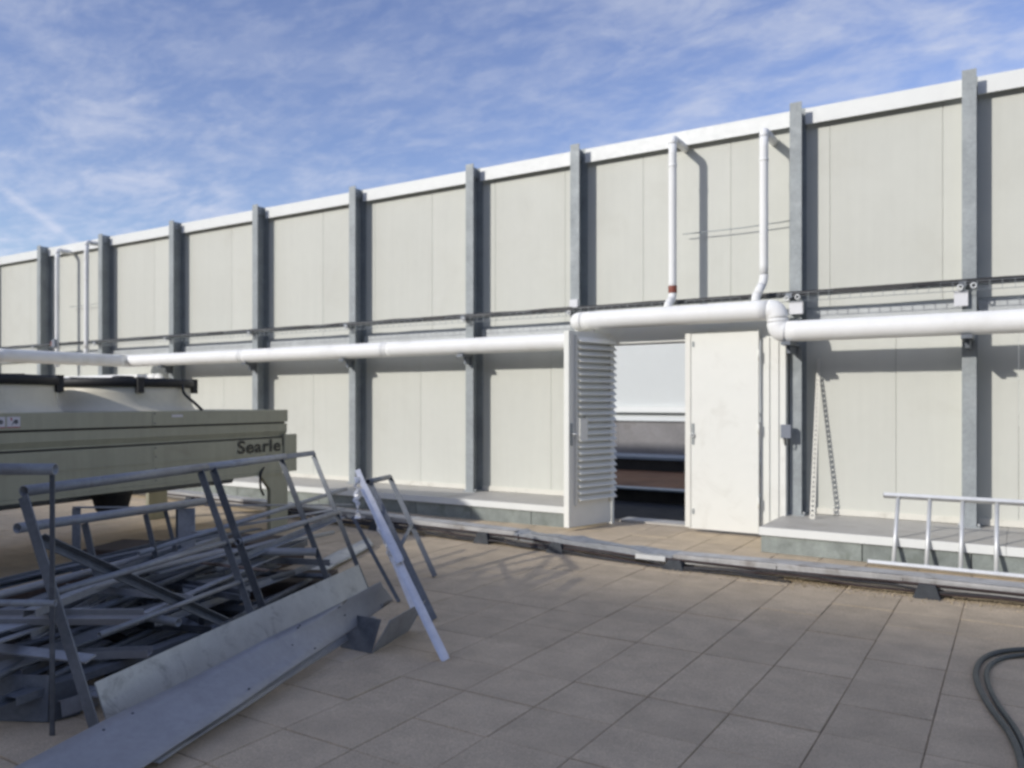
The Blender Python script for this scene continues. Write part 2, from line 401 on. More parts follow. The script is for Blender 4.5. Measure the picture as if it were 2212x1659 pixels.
# ------------------------------------------------------------------ screen wall
YF, YP = 9.60, 9.86          # front of posts, face of panels
ZT = 4.99
edges = [80, 212, 365, 545, 754, 1006, 1232, 1706, 2078]
PX = [x_at(u, YF) + 0.065 for u in edges]
PX = [PX[0] - 2.33] + PX + [PX[-1] + 1.85, PX[-1] + 3.9]
wall = thing('screen_wall', 'long cream panelled screen wall with steel posts, louvred doors and white coping', 'wall', (-4, YP, 0))
DX0, DX1, DXM = -4.41, -2.53, -3.37      # door opening and meeting line
def ibeam(w, d, t=0.012):
    q = -w/2 + 0.026      # web near the left-hand flange edge, channel open to the right
    return [(-w/2, 0), (w/2, 0), (w/2, t), (q, t), (q, d - t), (w/2, d - t), (w/2, d), (-w/2, d), (-w/2, d - t), (q - t, d - t), (q - t, t), (-w/2, t)]
for i, x in enumerate(PX):
    zb = 0.262
    me = MB()
    prof = ibeam(0.132, YP - 0.003 - YF)
    n = len(prof)
    vs = [(x + a, YF + b, zb) for a, b in prof] + [(x + a, YF + b, ZT) for a, b in prof]
    fs = [(k, (k+1) % n, n + (k+1) % n, n + k) for k in range(n)] + [tuple(range(n-1, -1, -1)), tuple(range(n, 2*n))]
    me._add(vs, fs)
    # top cleat that ties post to the coping
    me.box((x - 0.039, YF + 0.05, ZT - 0.16), (x - 0.020, YP - 0.02, ZT - 0.02))
    me.box((x - 0.10, YF - 0.02, zb - 0.002), (x + 0.10, YP - 0.004, zb + 0.012))
    po = me.build('post', 'galv', wall)
    for dz in (0.06, 0.12):
        MB().tube([(x - 0.020, YF + 0.12, ZT - dz), (x - 0.004, YF + 0.12, ZT - dz)], 0.011, 8).build('bolt', 'alu', po)
    for dx in (-0.085, 0.085):
        MB().tube([(x + dx, YF + 0.03, zb + 0.010), (x + dx, YF + 0.03, zb + 0.04)], 0.012, 6).build('bolt', 'alu', po)

ends = [PX[0] - 2.33] + PX + [PX[-1] + 0.8]
def panel(x0, x1, z0, z1):
    g = 0.0012
    v = 0.003
    b = MB()
    y0, y1 = YP, YP + 0.08
    # shallow chamfer on the long edges so each joint reads as a groove
    prof = [(x0+g, y0+v), (x0+g+v, y0), (x1-g-v, y0), (x1-g, y0+v), (x1-g, y1), (x0+g, y1)]
    n = 6
    b._add([(x, y, z0) for x, y in prof] + [(x, y, z1) for x, y in prof],
           [(k, (k+1) % n, n + (k+1) % n, n + k) for k in range(n)] + [tuple(range(n-1, -1, -1)), tuple(range(n, 2*n))])
    b.build('panel', 'panel', wall)
XL, XR = ends[0], ends[-1]
seam_up = [XL]; x = -0.696 - 1.15 * 20
while x < XR:
    if x > XL + 0.2: seam_up.append(x)
    x += 1.15
seam_up.append(XR)
for a, b in zip(seam_up, seam_up[1:]): panel(a, b, 2.653, 4.80)
def low_run(xa, xb, first, step=1.15):
    s = [xa]; x = first
    while x < xb - 0.15:
        if x > xa + 0.15: s.append(x)
        x += step
    s.append(xb)
    for a, b in zip(s, s[1:]): panel(a, b, 0.30, 2.648)
low_run(XL, DX0 - 0.50, -5.52 - 1.15 * 18)
low_run(DX1 + 0.28, XR, -1.153 - 1.15)
# panels over the door
panel(DX0 - 0.50, DXM, 2.50, 2.648); panel(DXM, DX1 + 0.28, 2.50, 2.648)
# coping, one length per bay
for a, b in zip(ends, ends[1:]):
    c = MB(); x0, x1 = a + (0.066 if a in PX else 0), b - (0.066 if b in PX else 0)
    prof = [(9.775, 4.775), (9.775, 4.955), (9.790, 4.965), (10.00, 4.985), (10.00, 4.80), (9.99, 4.80), (9.99, 4.965), (9.79, 4.945), (9.785, 4.94), (9.785, 4.775)]
    n = len(prof)
    c._add([(x0+.003, y, z) for y, z in prof] + [(x1-.003, y, z) for y, z in prof],
           [(k, (k+1) % n, n + (k+1) % n, n + k) for k in range(n)] + [tuple(range(n-1, -1, -1)), tuple(range(n, 2*n))])
    c.build('coping', 'coping', wall)
    # drip trim at the foot of the panels
    if b < DX0 - 0.4 or a > DX1 + 0.2 or True:
        segs = [(x0, x1)]
        if x0 < DX0 < x1 or x0 < DX1 < x1: segs = [(DX1 + 0.30, x1)] if x1 > DX1 + 0.35 else []
        for s0, s1 in segs:
            if s1 - s0 > 0.1:
                MB().box((s0, 9.835, 0.266), (s1, 9.95, 0.335)).build('base_trim', 'trim', wall)

# door frame of the wall: jambs, header
yd = 9.44
MB().box((DX0 - 0.55, yd + 0.06, 2.30), (DX1 + 0.30, 9.855, 2.52)).build('door_header', 'door', wall)
MB().box((DX1, yd + 0.02, 0.03), (DX1 + 0.10, 9.84, 2.298)).build('door_jamb', 'door', wall)
MB().box((DX1 + 0.102, yd + 0.035, 0.03), (DX1 + 0.20, 9.84, 2.298)).build('door_jamb', 'door', wall)
MB().box((DX1 + 0.202, yd + 0.05, 0.03), (DX1 + 0.275, 9.84, 2.298)).build('door_jamb', 'door', wall)
MB().box((DX0 - 0.07, yd + 0.04, 0.0), (DX0, yd + 0.09, 2.298)).build('door_jamb', 'door', wall)
MB().box((DX0 - 0.55, yd + 0.05, 0.268), (DX0 - 0.074, yd + 0.09, 2.298)).build('jamb_panel', 'panel', wall)
MB().box((DX0, 9.70, 0.002), (DX1, 9.98, 0.03)).build('threshold', 'cap', wall)

# closed leaf
leaf = MB().box((DXM, yd - 0.05, 0.045), (DX1 - 0.004, yd, 2.40)).build('door', 'door', wall)
leaf['label'] = 'closed plain white door leaf'
MB().box((DXM - 0.035, yd - 0.062, 0.06), (DXM + 0.03, yd - 0.051, 2.39)).build('meeting_strip', 'doorin', leaf)
MB().box((DXM + 0.045, yd - 0.058, 1.05), (DXM + 0.075, yd - 0.051, 1.30)).build('lock_plate', 'galv', leaf)
MB().torus((DXM + 0.055, yd - 0.070, 1.16), (0, 1, 0), 0.022, 0.008).build('handle', 'alu', leaf)
for z in (2.25, 0.25):
    MB().box((DXM + 0.05, yd - 0.057, z - 0.03), (DXM + 0.075, yd - 0.051, z + 0.03)).build('shoot_bolt', 'galv', leaf)
for z in (0.4, 1.25, 2.1):
    MB().tube([(DX1 - 0.002, yd - 0.055, z - 0.06), (DX1 - 0.002, yd - 0.055, z + 0.06)], 0.010, 8).build('hinge', 'door', leaf)

# open louvred leaf
H = Vector((DX0 + 0.01, yd - 0.02, 0)); Fr = Vector((-4.60, 8.66, 0))
W = (Fr - H).length; e = (Fr - H).normalized(); nn = Vector((-e.y, e.x, 0))
if nn.x < 0: nn = -nn
def L(a, b, z): return H + e * a + nn * b + Vector((0, 0, z))
def lbox(a0, a1, b0, b1, z0, z1):
    m = MB(); vs = [L(a, b, z) for z in (z0, z1) for a, b in ((a0, b0), (a1, b0), (a1, b1), (a0, b1))]
    return m._add(vs, [(3,2,1,0),(4,5,6,7),(0,1,5,4),(1,2,6,5),(2,3,7,6),(3,0,4,7)])
lf = lbox(0.0, W, -0.045, 0.0, 0.04, 2.42).build('door', 'doorin', wall)
lf['label'] = 'open door leaf with horizontal louvre blades'
lbox(W + 0.0005, W + 0.022, -0.065, 0.015, 0.045, 2.415).build('edge_strip', 'door', lf)
LA0, LA1, LZ0, LZ1 = 0.015, W - 0.10, 0.33, 2.34
lbox(LA0, LA0 + 0.03, 0.001, 0.03, LZ0 - .03, LZ1 + .03).build('louvre_frame', 'doorin', lf)
lbox(LA1 - 0.03, LA1, 0.001, 0.03, LZ0 - .03, LZ1 + .03).build('louvre_frame', 'doorin', lf)
nb = 25
for k in range(nb):
    z = LZ0 + (k + 0.3) * (LZ1 - LZ0) / nb
    a1 = LA1 - 0.031
    if 1.08 < z < 1.32: a1 = LA1 - 0.17
    prof = [(0.002, 0.068), (0.010, 0.070), (0.066, 0.012), (0.066, 0.0), (0.058, 0.0), (0.056, 0.008), (0.002, 0.060)]
    n = len(prof); b = MB()
    b._add([L(LA0 - 0.05, p, z + q) for p, q in prof] + [L(a1, p, z + q) for p, q in prof],
           [(i, (i+1) % n, n + (i+1) % n, n + i) for i in range(n)] + [tuple(range(n-1, -1, -1)), tuple(range(n, 2*n))])
    b.build('louvre_blade', 'doorin', lf)
lbox(LA1 - 0.17, LA1 - 0.03, 0.001, 0.06, 1.09, 1.36).build('lock_box', 'doorin', lf)
lbox(W - 0.06, W - 0.02, 0.001, 0.008, 1.03, 1.30).build('lock_plate', 'galv', lf)
MB().tube([L(W - 0.04, 0.005, 1.17), L(W - 0.04, 0.06, 1.17), L(W - 0.09, 0.062, 1.17)], 0.010, 8).build('handle', 'alu', lf)

# ------------------------------------------------------------------ plinths
def plinth(x0, x1, yf, label, joint0, step):
    t = thing('block_plinth', label, 'plinth', ((x0 + x1)/2, yf, 0))
    xs = [x0]; x = joint0
    while x < x1 - 0.1:
        if x > x0 + 0.1: xs.append(x)
        x += step
    xs.append(x1)
    for a, b in zip(xs, xs[1:]):
        MB().bevbox((a + 0.005, yf, 0.001), (b - 0.005, 9.97, 0.205), 0.004).build('block', 'block', t)
        MB().box((a + 0.002, yf + 0.02, 0.206), (b - 0.002, 9.97, 0.232)).build('mortar_bed', 'block', t)
    cxs = [x0 - 0.012] + [x0 + (x1 - x0) * k / max(1, round((x1 - x0)/2.4)) for k in range(1, round((x1 - x0)/2.4))] + [x1 + 0.012]
    for a, b in zip(cxs, cxs[1:]):
        MB().box((a + 0.0015, yf - 0.02, 0.233), (b - 0.0015, 9.955, 0.260)).build('capping', 'cap', t)
        MB().box((a + 0.0015, yf - 0.026, 0.180), (b - 0.0015, yf - 0.0205, 0.263)).build('flashing', 'coping', t)
    return t
plinth(XL, -4.70, 8.86, 'grey block plinth with pale capping behind the steel scrap heap and fan cooler', -8.97 - 0.93*14, 0.93)
plinth(-2.28, XR, 8.53, 'grey block plinth with pale capping that the aluminium ladder leans on', -1.30, 0.93)

# ------------------------------------------------------------------ building opposite, far behind the camera, that shades the terrace
ow = thing('office_block', 'tall grey clad office block across the roof that shades the terrace', 'building', (-8, -31, -0.06))
MB().box((-75, -48, -0.055), (60, -30.0, 17.75)).build('wall', 'concrete', ow)
MB().box((-75.4, -48.4, 17.752), (60.4, -29.8, 18.17)).build('coping', 'coping', ow)
for fl_ in range(5):
    for k in range(26):
        wdw = MB().box((-73 + k*5.1, -29.998, 1.6 + fl_*3.3), (-69.6 + k*5.1, -29.93, 3.4 + fl_*3.3)).build('window', 'lead', ow)
# ------------------------------------------------------------------ beyond the doorway
para = thing('parapet', 'weathered grey concrete parapet seen through the open doorway', 'parapet', (-8, 19.2, 0))
for k in range(14):
    x0 = -22 + k * 1.9
    MB().box((x0 + .004, 19.05, -0.3), (x0 + 1.896, 19.30, 1.08)).build('panel', 'concrete', para)
MB().box((-22, 18.98, 1.082), (4.6, 19.36, 1.17)).build('capping', 'clad', para)
ups = thing('roof_upstand', 'low lead-grey roof upstand beyond the open doorway', 'upstand', (-8, 12.6, 0))
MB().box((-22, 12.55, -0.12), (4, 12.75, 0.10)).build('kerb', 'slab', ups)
MB().box((-22, 12.50, 0.101), (4, 12.80, 0.125)).build('flashing', 'lead', ups)
duct = thing('roof_duct', 'low flat grey duct lying on the brown felt roof', 'duct', (-7.5, 17.9, 0))
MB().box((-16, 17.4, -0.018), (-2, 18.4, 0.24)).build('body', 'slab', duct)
MB().box((-16.1, 17.35, 0.241), (-1.9, 18.45, 0.30)).build('lid', 'lead', duct)
fb = thing('cladding_building', 'pale building with fine horizontal cladding ribs beyond the doorway', 'building', (-12, 26, -2.6))
MB().box((-40, 26.02, -2.6), (14, 40, 9.0)).build('core', 'clad', fb)
for k in range(70):
    z = 1.42 + k * 0.075
    prof = [(26.015, z), (25.985, z + 0.008), (25.985, z + 0.050), (26.015, z + 0.060)]
    b = MB(); b._add([(-39, y, q) for y, q in prof] + [(13, y, q) for y, q in prof], [(0,1,5,4),(1,2,6,5),(2,3,7,6),(3,0,4,7),(3,2,1,0),(4,5,6,7)])
    b.build('cladding_rib', 'clad', fb)
MB().box((-39.5, 25.80, 1.20), (13.5, 26.01, 1.40)).build('ledge', 'coping', fb)

# ------------------------------------------------------------------ pipes
def fillet(p, rad, n=7):
    out = [Vector(p[0])]; arcs = []
    for a, b, c in zip(p, p[1:], p[2:]):
        a, b, c = Vector(a), Vector(b), Vector(c)
        d0 = (a - b).normalized(); d1 = (c - b).normalized()
        rr = min(rad, (a-b).length*0.49, (c-b).length*0.49)
        s, q = b + d0 * rr, b + d1 * rr
        arcs.append((s, b, q))
    return arcs
def pipe_run(root, pts, r, m, rad, seg=3.0, name='pipe_section'):
    arcs = fillet(pts, rad)
    starts = [Vector(pts[0])] + [a[2] for a in arcs]; stops = [a[0] for a in arcs] + [Vector(pts[-1])]
    for s, q in zip(starts, stops):
        ln_ = (q - s).length
        if ln_ < 0.02: continue
        k = max(1, round(ln_ / seg))
        for i in range(k):
            p0 = s.lerp(q, i / k); p1 = s.lerp(q, (i + 1) / k)
            nsub = max(2, int((p1 - p0).length / 0.12))
            ps = [p0.lerp(p1, j / nsub) for j in range(nsub + 1)]
            rr = [r * (1 + rnd.uniform(-0.012, 0.012)) for _ in ps]
            rr[0] = rr[-1] = r * 1.004
            MB().tube(ps, rr, 24).build(name, m, root)
            if r > 0.1 and i:
                dd_ = (q - s).normalized(); MB().tube([p0 - dd_*0.022, p0 + dd_*0.022], r * 1.022, 24).build('joint_band', m, root)
    for s, b, q in arcs:
        ps = []
        for i in range(9):
            t = i / 8; ps.append(s * (1-t)**2 + b * (2*t*(1-t)) + q * t*t)
        MB().tube(ps, r * 1.012, 24).build('elbow', m, root)
PR = 0.115; PYc = 9.455
mp = thing('insulated_pipe', 'fat white insulated pipe along the wall, stepping up over the doors', 'pipe', (-4.9, PYc, 2.24))
xl = x_at(1246, 9.22); xr = x_at(1680, 9.22)
pipe_run(mp, [(-14.72, 4.6, 0.0), (-14.72, 4.6, 2.353), (-14.72, PYc, 2.353), (xl, PYc, 2.353), (xl, PYc, 2.585), (xl, 9.22, 2.585), (xr, 9.22, 2.585), (xr, 9.22, 2.338), (XR - 0.3, 9.22, 2.338)], PR, 'pipe', 0.10)
for x in PX:
    if -14.2 < x < -5.3 or x > -2.2:
        b = MB(); yb = PYc if x < -3 else 9.22; zb_ = 2.236 if x < -3 else 2.222; b.box((x - 0.05, yb - 0.10, zb_ - 0.037), (x + 0.05, YF - 0.001, zb_)); b.box((x - 0.02, yb + 0.03, 2.10), (x + 0.02, YF - 0.001, zb_ - 0.0375))
        b.build('bracket', 'galvd', mp)
rp = thing('insulated_pipe', 'lower white pipe run beneath the wall pipe, above the fan cooler', 'pipe', (-16.5, 9.5, 2.0))
pipe_run(rp, [(-21.0, 9.62, 2.02), (-13.9, 9.62, 2.02), (-13.9, 9.62, 1.2)], 0.085, 'pipe', 0.12)
MB().tube([(-13.9, 9.62, 1.2), (-13.9, 9.62, 0.262)], 0.06, 14).build('pipe_drop', 'galvd', rp)

def riser(u_, zt, zb, label, m='pipe', extra=None, jog=0.0, y=9.45, group=None):
    x = x_at(u_, y); r = 0.048
    t = thing('riser_pipe', label, 'pipe', (x, y, zb), group)
    yo = 0.16 if y < 9.45 else 0.02; pts = [(x + jog, y - yo, zb), (x + jog, y - yo, zb + 0.08), (x, y, zb + 0.28), (x, y, zt), (x, YP + 0.03, zt)]
    if not jog: pts = ([(x, y - 0.16, zb), (x, y - 0.16, zb + 0.06), (x, y, zb + 0.16)] if y < 9.45 else [(x, y, zb)]) + [(x, y, zt), (x, YP + 0.03, zt)]
    pipe_run(t, pts, r, m, 0.07, 9.0)
    MB().lathe((x, y, zt - 0.35), [(r + .001, 0), (r + .006, 0.005), (r + .006, 0.03), (r + .001, 0.035)], 18).build('joint_band', m, t)
    if extra: extra(t, x, y, zb)
    return x
def tape(t, x, y, zb):
    MB().lathe((x, y, zb + 0.22), [(0.0515, 0), (0.053, 0.004), (0.053, 0.085), (0.0515, 0.089)], 18).build('red_tape', 'redtape', t)
def valve(t, x, y, zb):
    MB().box((x - 0.045, y - 0.10, zb + 0.42), (x + 0.075, y - 0.049, zb + 0.58)).build('actuator', 'boxg', t)
    MB().box((x - 0.085, y - 0.10, zb + 0.45), (x - 0.046, y - 0.06, zb + 0.54)).build('actuator_cap', 'redtape', t)
xa = riser(1453, 4.76, 2.66, 'slim white riser pipe with red tape band above the doors', extra=tape, y=9.40)
xb = riser(1650, 4.66, 2.66, 'slim white riser pipe with kinked foot joining the over-door pipe', jog=-0.05, y=9.40)
xc = riser(124, 4.78, 2.30, 'slim white riser pipe with dark actuator above the fan cooler', extra=valve, y=9.5)
xd = riser(187, 4.84, 2.30, 'slim white riser pipe with kinked foot above the fan cooler', jog=-0.10, y=9.5)
tag(MB().tube([(xa, 9.76, 3.66), ((xa + PX[8])/2, 9.76, 3.655), (PX[8] - 0.06, 9.76, 3.675)], 0.006, 8).build('tie_wire', 'galv'), 'thin tie wire strung between the risers above the doors', 'wire')
tag(MB().tube([(xc, 9.76, 3.60), ((xc + PX[2])/2, 9.76, 3.595), (PX[2] - 0.06, 9.76, 3.62)], 0.006, 8).build('tie_wire', 'galv'), 'thin tie wire strung between the risers above the fan cooler', 'wire')

# ------------------------------------------------------------------ cable tray on the wall
ct = thing('cable_basket', 'black cables on a wire basket tray running along the steel posts', 'cable tray', (-5, 9.55, 2.6))
def wob(y, z, amp, seed, r, n='cable', m='cable'):
    q = random.Random(seed); pts = []
    x = XL
    while x < XR:
        pts.append((x, y + q.uniform(-amp, amp), z + q.uniform(-amp, amp))); x += 0.38
    MB().tube(pts, r, 8).build(n, m, ct)
wob(9.535, 2.800, 0.006, 1, 0.019); wob(9.555, 2.792, 0.008, 2, 0.016); wob(9.515, 2.782, 0.006, 3, 0.015); wob(9.575, 2.772, 0.005, 4, 0.014)
b = MB()
for y, z in ((9.505, 2.76), (9.555, 2.755), (9.585, 2.76), (9.505, 2.79), (9.505, 2.70)):
    b.tube([(XL, y, z), (XR, y, z)], 0.0035, 6)
b.build('basket_wire', 'galv', ct)
b = MB(); x = XL
while x < XR:
    b.bar((x, 9.502, 2.70), (x, 9.502, 2.792), 0.005, 0.005); b.bar((x, 9.502, 2.752), (x, 9.588, 2.752), 0.005, 0.005); x += 0.11
stuff(b.build('basket_rungs', 'galv', ct))
for a, bb in zip(ends, ends[1:]):
    if a < -4.0 and bb > -4.5: continue
    MB().box((a + 0.075, 9.80, 2.47), (bb - 0.075, 9.856, 2.615)).build('wall_channel', 'zinc', ct)
for i, x in enumerate(PX):
    b = MB(); b.box((x - 0.075, 9.515, 2.735), (x - 0.06, 9.599, 2.775)); b.box((x - 0.09, 9.50, 2.74), (x - 0.02, 9.515, 2.80))
    b.build('clamp', 'galvd', ct)
    MB().torus((x - 0.03 if i < 8 else x - 0.075, 9.492, 2.735), (0, 1, 0), 0.024, 0.008).build('clamp_ring', 'alu', ct)
    if i >= 8: MB().torus((x + 0.045, 9.492, 2.745), (0, 1, 0), 0.024, 0.008).build('clamp_ring', 'alu', ct)
for x0, x1 in ((-7.5, -7.1), (-10.2, -9.85), (-1.75, -0.95), (-5.4, -5.0), (-12.4, -12.0)):
    MB().box((x0, 9.497, 2.765), (x1, 9.501, 2.815)).build('tray_cover', 'cable', ct)

def jbox(x, y, z, w, h, d, m, label, tails=0):
    t = thing('junction_box', label, 'junction box', (x, y, z))
    MB().bevbox((x - w/2, y - d, z), (x + w/2, y, z + h), 0.004).build('enclosure', m, t)
    MB().box((x - w/2 - .003, y - d - 0.006, z - 0.002), (x + w/2 + .003, y - d - .0005, z + h + .002)).build('lid', m, t)
    for k in range(tails):
        MB().tube([(x - 0.02 + 0.04*k, y - d/2, z), (x - 0.02 + 0.045*k, y - d/2, z - 0.05), (x - 0.01 + 0.03*k, y - d/2 + .01, z - 0.09)], 0.009, 8).build('cable_tail', 'cable', t)
jbox(-2.245, 9.52, 1.15, 0.105, 0.15, 0.07, 'boxg', 'small grey junction box on the jamb beside the closed door', 2)
jbox(PX[7] + 0.02, YF - 0.001, 2.80, 0.11, 0.11, 0.07, 'boxw', 'small white junction box on the post above the open louvred door')
jbox(PX[8] + 0.02, YF - 0.001, 2.56, 0.14, 0.14, 0.07, 'boxw', 'white junction box between clamp rings beside the pipe step-down')
jbox(PX[9] - 0.07, YF - 0.001, 2.55, 0.12, 0.15, 0.06, 'boxw', 'white junction box on the post behind the aluminium ladder')

# ------------------------------------------------------------------ perforated strip against the wall
st = MB(); p0 = Vector((-1.948, 9.42, 0.263)); p1 = Vector((-1.966, 9.848, 2.04)); d = (p1 - p0); n = 34
for sx in (-0.024, 0.020):
    st.bar(p0 + Vector((sx, 0, 0)), p1 + Vector((sx * 0.6, 0, 0)), 0.012, 0.004, up=(0, 1, 0))
for k in range(n + 1):
    c = p0 + d * (k / n); w = 0.024 * (1 - 0.4 * k / n)
    st.bar(c + Vector((-w, 0, 0.0)), c + Vector((w * .9, 0, 0.012)), 0.004, 0.034, up=(0, 0, 1))
tag(st.build('perforated_strip', 'trim'), 'tall white perforated strip leaning on the panel beside the closed door', 'strip')

# ------------------------------------------------------------------ ladder on its side
ld = thing('ladder', 'aluminium ladder lying on edge against the block plinth', 'ladder', (0, 8.4, 0))
lb0, lb1 = Vector((-1.22, 8.345, 0.033)), Vector((2.3, 8.345, 0.033))
lt0, lt1 = Vector((-1.13, 8.72, 0.64)), Vector((2.3, 8.72, 0.64))
up = (lt0 - lb0); up.x = 0; up.normalize()
for a, b_ in ((lb0, lb1), (lt0, lt1)):
    MB().prism([(-0.032,-0.016),(0.032,-0.016),(0.032,0.016),(-0.032,0.016)], a, b_, up=up).build('rail', 'alu', ld)
    for p in (a,):
        MB().bar(p + Vector((-0.004, 0, 0)), p + Vector((-0.0005, 0, 0)), 0.056, 0.021, up=up).build('end_cap', 'black', ld)
x = -1.0
while x < 2.2:
    MB().tube([(x, lb0.y + up.y*0.0162, lb0.z + up.z*0.0162), (x, lt0.y - up.y*0.0162, lt0.z - up.z*0.0162)], 0.0185, 12).build('rung', 'alu', ld)
    x += 0.276

# ------------------------------------------------------------------ floor trunking
def smooth(pts, n=6):
    P = [Vector(p) for p in pts]; out = []
    for i in range(len(P) - 1):
        a, b, c, d = P[max(i-1,0)], P[i], P[i+1], P[min(i+2, len(P)-1)]
        for k in range(n):
            t = k/n; out.append(0.5*((2*b) + (c-a)*t + (2*a-5*b+4*c-d)*t*t + (3*b-a-3*c+d)*t**3))
    out.append(P[-1]); return out

tr = thing('floor_trunking', 'long steel cable trunking on rubber feet across the terrace before the doors', 'trunking', (-3, 7.45, 0))
path = [(-13.5, 8.15, 0.13), (-9.4, 7.86, 0.13), (-6.9, 7.66, 0.13), (-4.62, 7.56, 0.115), (-4.55, 7.54, 0.105), (-3.7, 7.46, 0.10), (-3.0, 7.38, 0.075), (-2.75, 7.36, 0.085), (-1.8, 7.35, 0.105), (-0.8, 7.36, 0.11), (0.7, 7.37, 0.105), (3.8, 7.4, 0.105)]
for i, (a, b_) in enumerate(zip(path, path[1:])):
    a, b_ = Vector(a), Vector(b_); dd = (b_ - a).normalized()
    den = 3 <= i <= 6
    MB().channel(a + dd*0.003 - Vector((0,0,0.0)), b_ - dd*0.003, 0.20, 0.07, 0.004).build('tray', 'trayd' if den else 'tray', tr)
    lid = MB(); k = max(2, int((b_-a).length/0.16)); sd_ = Vector((-dd.y, dd.x, 0))
    for j in range(k):
        p, q = a.lerp(b_, j/k), a.lerp(b_, (j+1)/k)
        z0 = 0.040
        w0 = w1 = 0.106
        def bend(s): 
            return 0.016*math.sin(s*7.1) + 0.012*math.sin(s*17.3 + 1) if den else 0.0015*math.sin(s*5)
        s0, s1 = p.x, q.x
        vs = [p - sd_*w0 + UP*(z0 + bend(s0)), p + sd_*w0 + UP*(z0 + bend(s0+.6)*.7), q + sd_*w1 + UP*(z0 + bend(s1+.6)*.7), q - sd_*w1 + UP*(z0 + bend(s1))]
        vs += [v + UP*0.004 for v in vs]
        lid._add(vs, [(3,2,1,0),(4,5,6,7),(0,1,5,4),(2,3,7,6)] + ([(3,0,4,7)] if j == 0 else []) + ([(1,2,6,5)] if j == k-1 else []))
        vs = [p - sd_*w0 + UP*(z0 + bend(s0)), q - sd_*w1 + UP*(z0 + bend(s1)), q - sd_*w1 + UP*(z0 - 0.022 + bend(s1)), p - sd_*w0 + UP*(z0 - 0.022 + bend(s0))]
        lid._add(vs, [(0,1,2,3)])
    lid.build('lid', 'trayd' if den else 'tray', tr)
for c_ in range(4):
    q_ = random.Random(40 + c_); pts_ = []; x_ = -8.8 + c_*0.3
    while x_ < (1.8 if c_ < 2 else -1.6):
        for a_, b2 in zip(path, path[1:]):
            if a_[0] <= x_ <= b2[0]: sl = (x_ - a_[0])/(b2[0] - a_[0]); yy = a_[1] + sl*(b2[1] - a_[1]); z2 = a_[2] + sl*(b2[2] - a_[2])
        pts_.append((x_, yy - 0.125 - 0.013*c_ - q_.uniform(0, 0.02), max(0.012, z2 - 0.028 - 0.016*c_ + 0.012*math.sin(x_*3.1 + c_) - q_.uniform(0, 0.018)))); x_ += 0.24
    MB().tube(smooth(pts_, 3), 0.010, 8).build('cable', 'cable' if c_ != 1 else 'rust', tr)
cab = MB()
cab.tube([(Vector(p) + Vector((0.0, -0.118, -0.010 + 0.012*math.sin(k*2.1)))) for k, p in enumerate(path)], 0.011, 8)
cab.build('cable', 'rust', tr)
for x in (-10.6, -8.6, -6.62, -5.02, -4.05, -2.72, -0.62, 1.5):
    y = 7.4
    for a, b_ in zip(path, path[1:]):
        if a[0] <= x <= b_[0]: s = (x - a[0])/(b_[0]-a[0]); y = a[1] + s*(b_[1]-a[1]); zt = a[2] + s*(b_[2]-a[2]) - 0.036
    f = MB(); h = max(zt, 0.03)
    prof = [(-0.10, 0.0015), (0.10, 0.0015), (0.075, h), (-0.075, h)]
    f._add([(x + p, y - 0.155, q) for p, q in prof] + [(x + p, y + 0.15, q) for p, q in prof], [(0,1,5,4),(1,2,6,5),(2,3,7,6),(3,0,4,7),(3,2,1,0),(4,5,6,7)])
    hh = h + 0.035
    prof = [(-0.10, 0.0015), (0.10, 0.0015), (0.06, hh), (-0.06, hh)]
    f._add([(x + p, y - 0.20 + 0.03*(q > 0.01), q) for p, q in prof] + [(x + p, y - 0.135, q) for p, q in prof], [(0,1,5,4),(1,2,6,5),(2,3,7,6),(3,0,4,7),(3,2,1,0),(4,5,6,7)])
    f.build('rubber_foot', 'foot', tr)
MB().box((-3.12, 7.225, 0.060), (-2.82, 7.232, 0.105)).build('joint_plate', 'alu', tr)
MB().box((-7.15, 7.535, 0.105), (-6.85, 7.542, 0.15)).build('joint_plate', 'alu', tr)

# ------------------------------------------------------------------ hoses
ho = [(2700, 1400), (2330, 1400), (2225, 1402), (2160, 1408), (2122, 1424), (2108, 1452), (2116, 1488), (2142, 1532), (2178, 1580), (2200, 1625), (2212, 1680), (2235, 1760)]
hi = [(2700, 1410), (2330, 1411), (2228, 1414), (2172, 1420), (2142, 1434), (2131, 1456), (2138, 1488), (2160, 1528), (2192, 1572), (2213, 1615), (2226, 1675), (2250, 1760)]
for pts, lab, rr in ((ho, 'grey rubber hose, outer of two curving across the paving', 0.0155), (hi, 'grey rubber hose, inner of two curving across the paving', 0.0135)):
    tag(MB().tube(smooth([on_z(u, v, rr) for u, v in pts]), rr, 12).build('hose', 'hose'), lab, 'hose', 'hoses on the paving')

# ------------------------------------------------------------------ fan cooler
fe = Vector((0.104, -0.995, 0)).normalized(); fn = Vector((0.995, 0.104, 0)).normalized()
FC = Vector((-7.68, 7.05, 0)); FWD = 2.15; FL = 5.6
def U(s, d, z): return FC + fe*s - fn*d + Vector((0, 0, z))
fan = thing('fan_cooler', 'olive beige rooftop fan cooler with flared cowls beside the scrap heap', 'cooler', U(FL/2, FWD/2, 0))
def ext(prof, s0, s1, name, m, parent=fan):
    n = len(prof); b = MB()
    b._add([U(s0, d, z) for d, z in prof] + [U(s1, d, z) for d, z in prof],
           [(i, (i+1) % n, n + (i+1) % n, n + i) for i in range(n)] + [tuple(range(n-1, -1, -1)), tuple(range(n, 2*n))])
    return b.build(name, m, parent)
ext([(0.0, 1.315), (0.0, 1.462), (FWD, 1.462), (FWD, 1.315)], 0, FL, 'top_panel', 'olive')
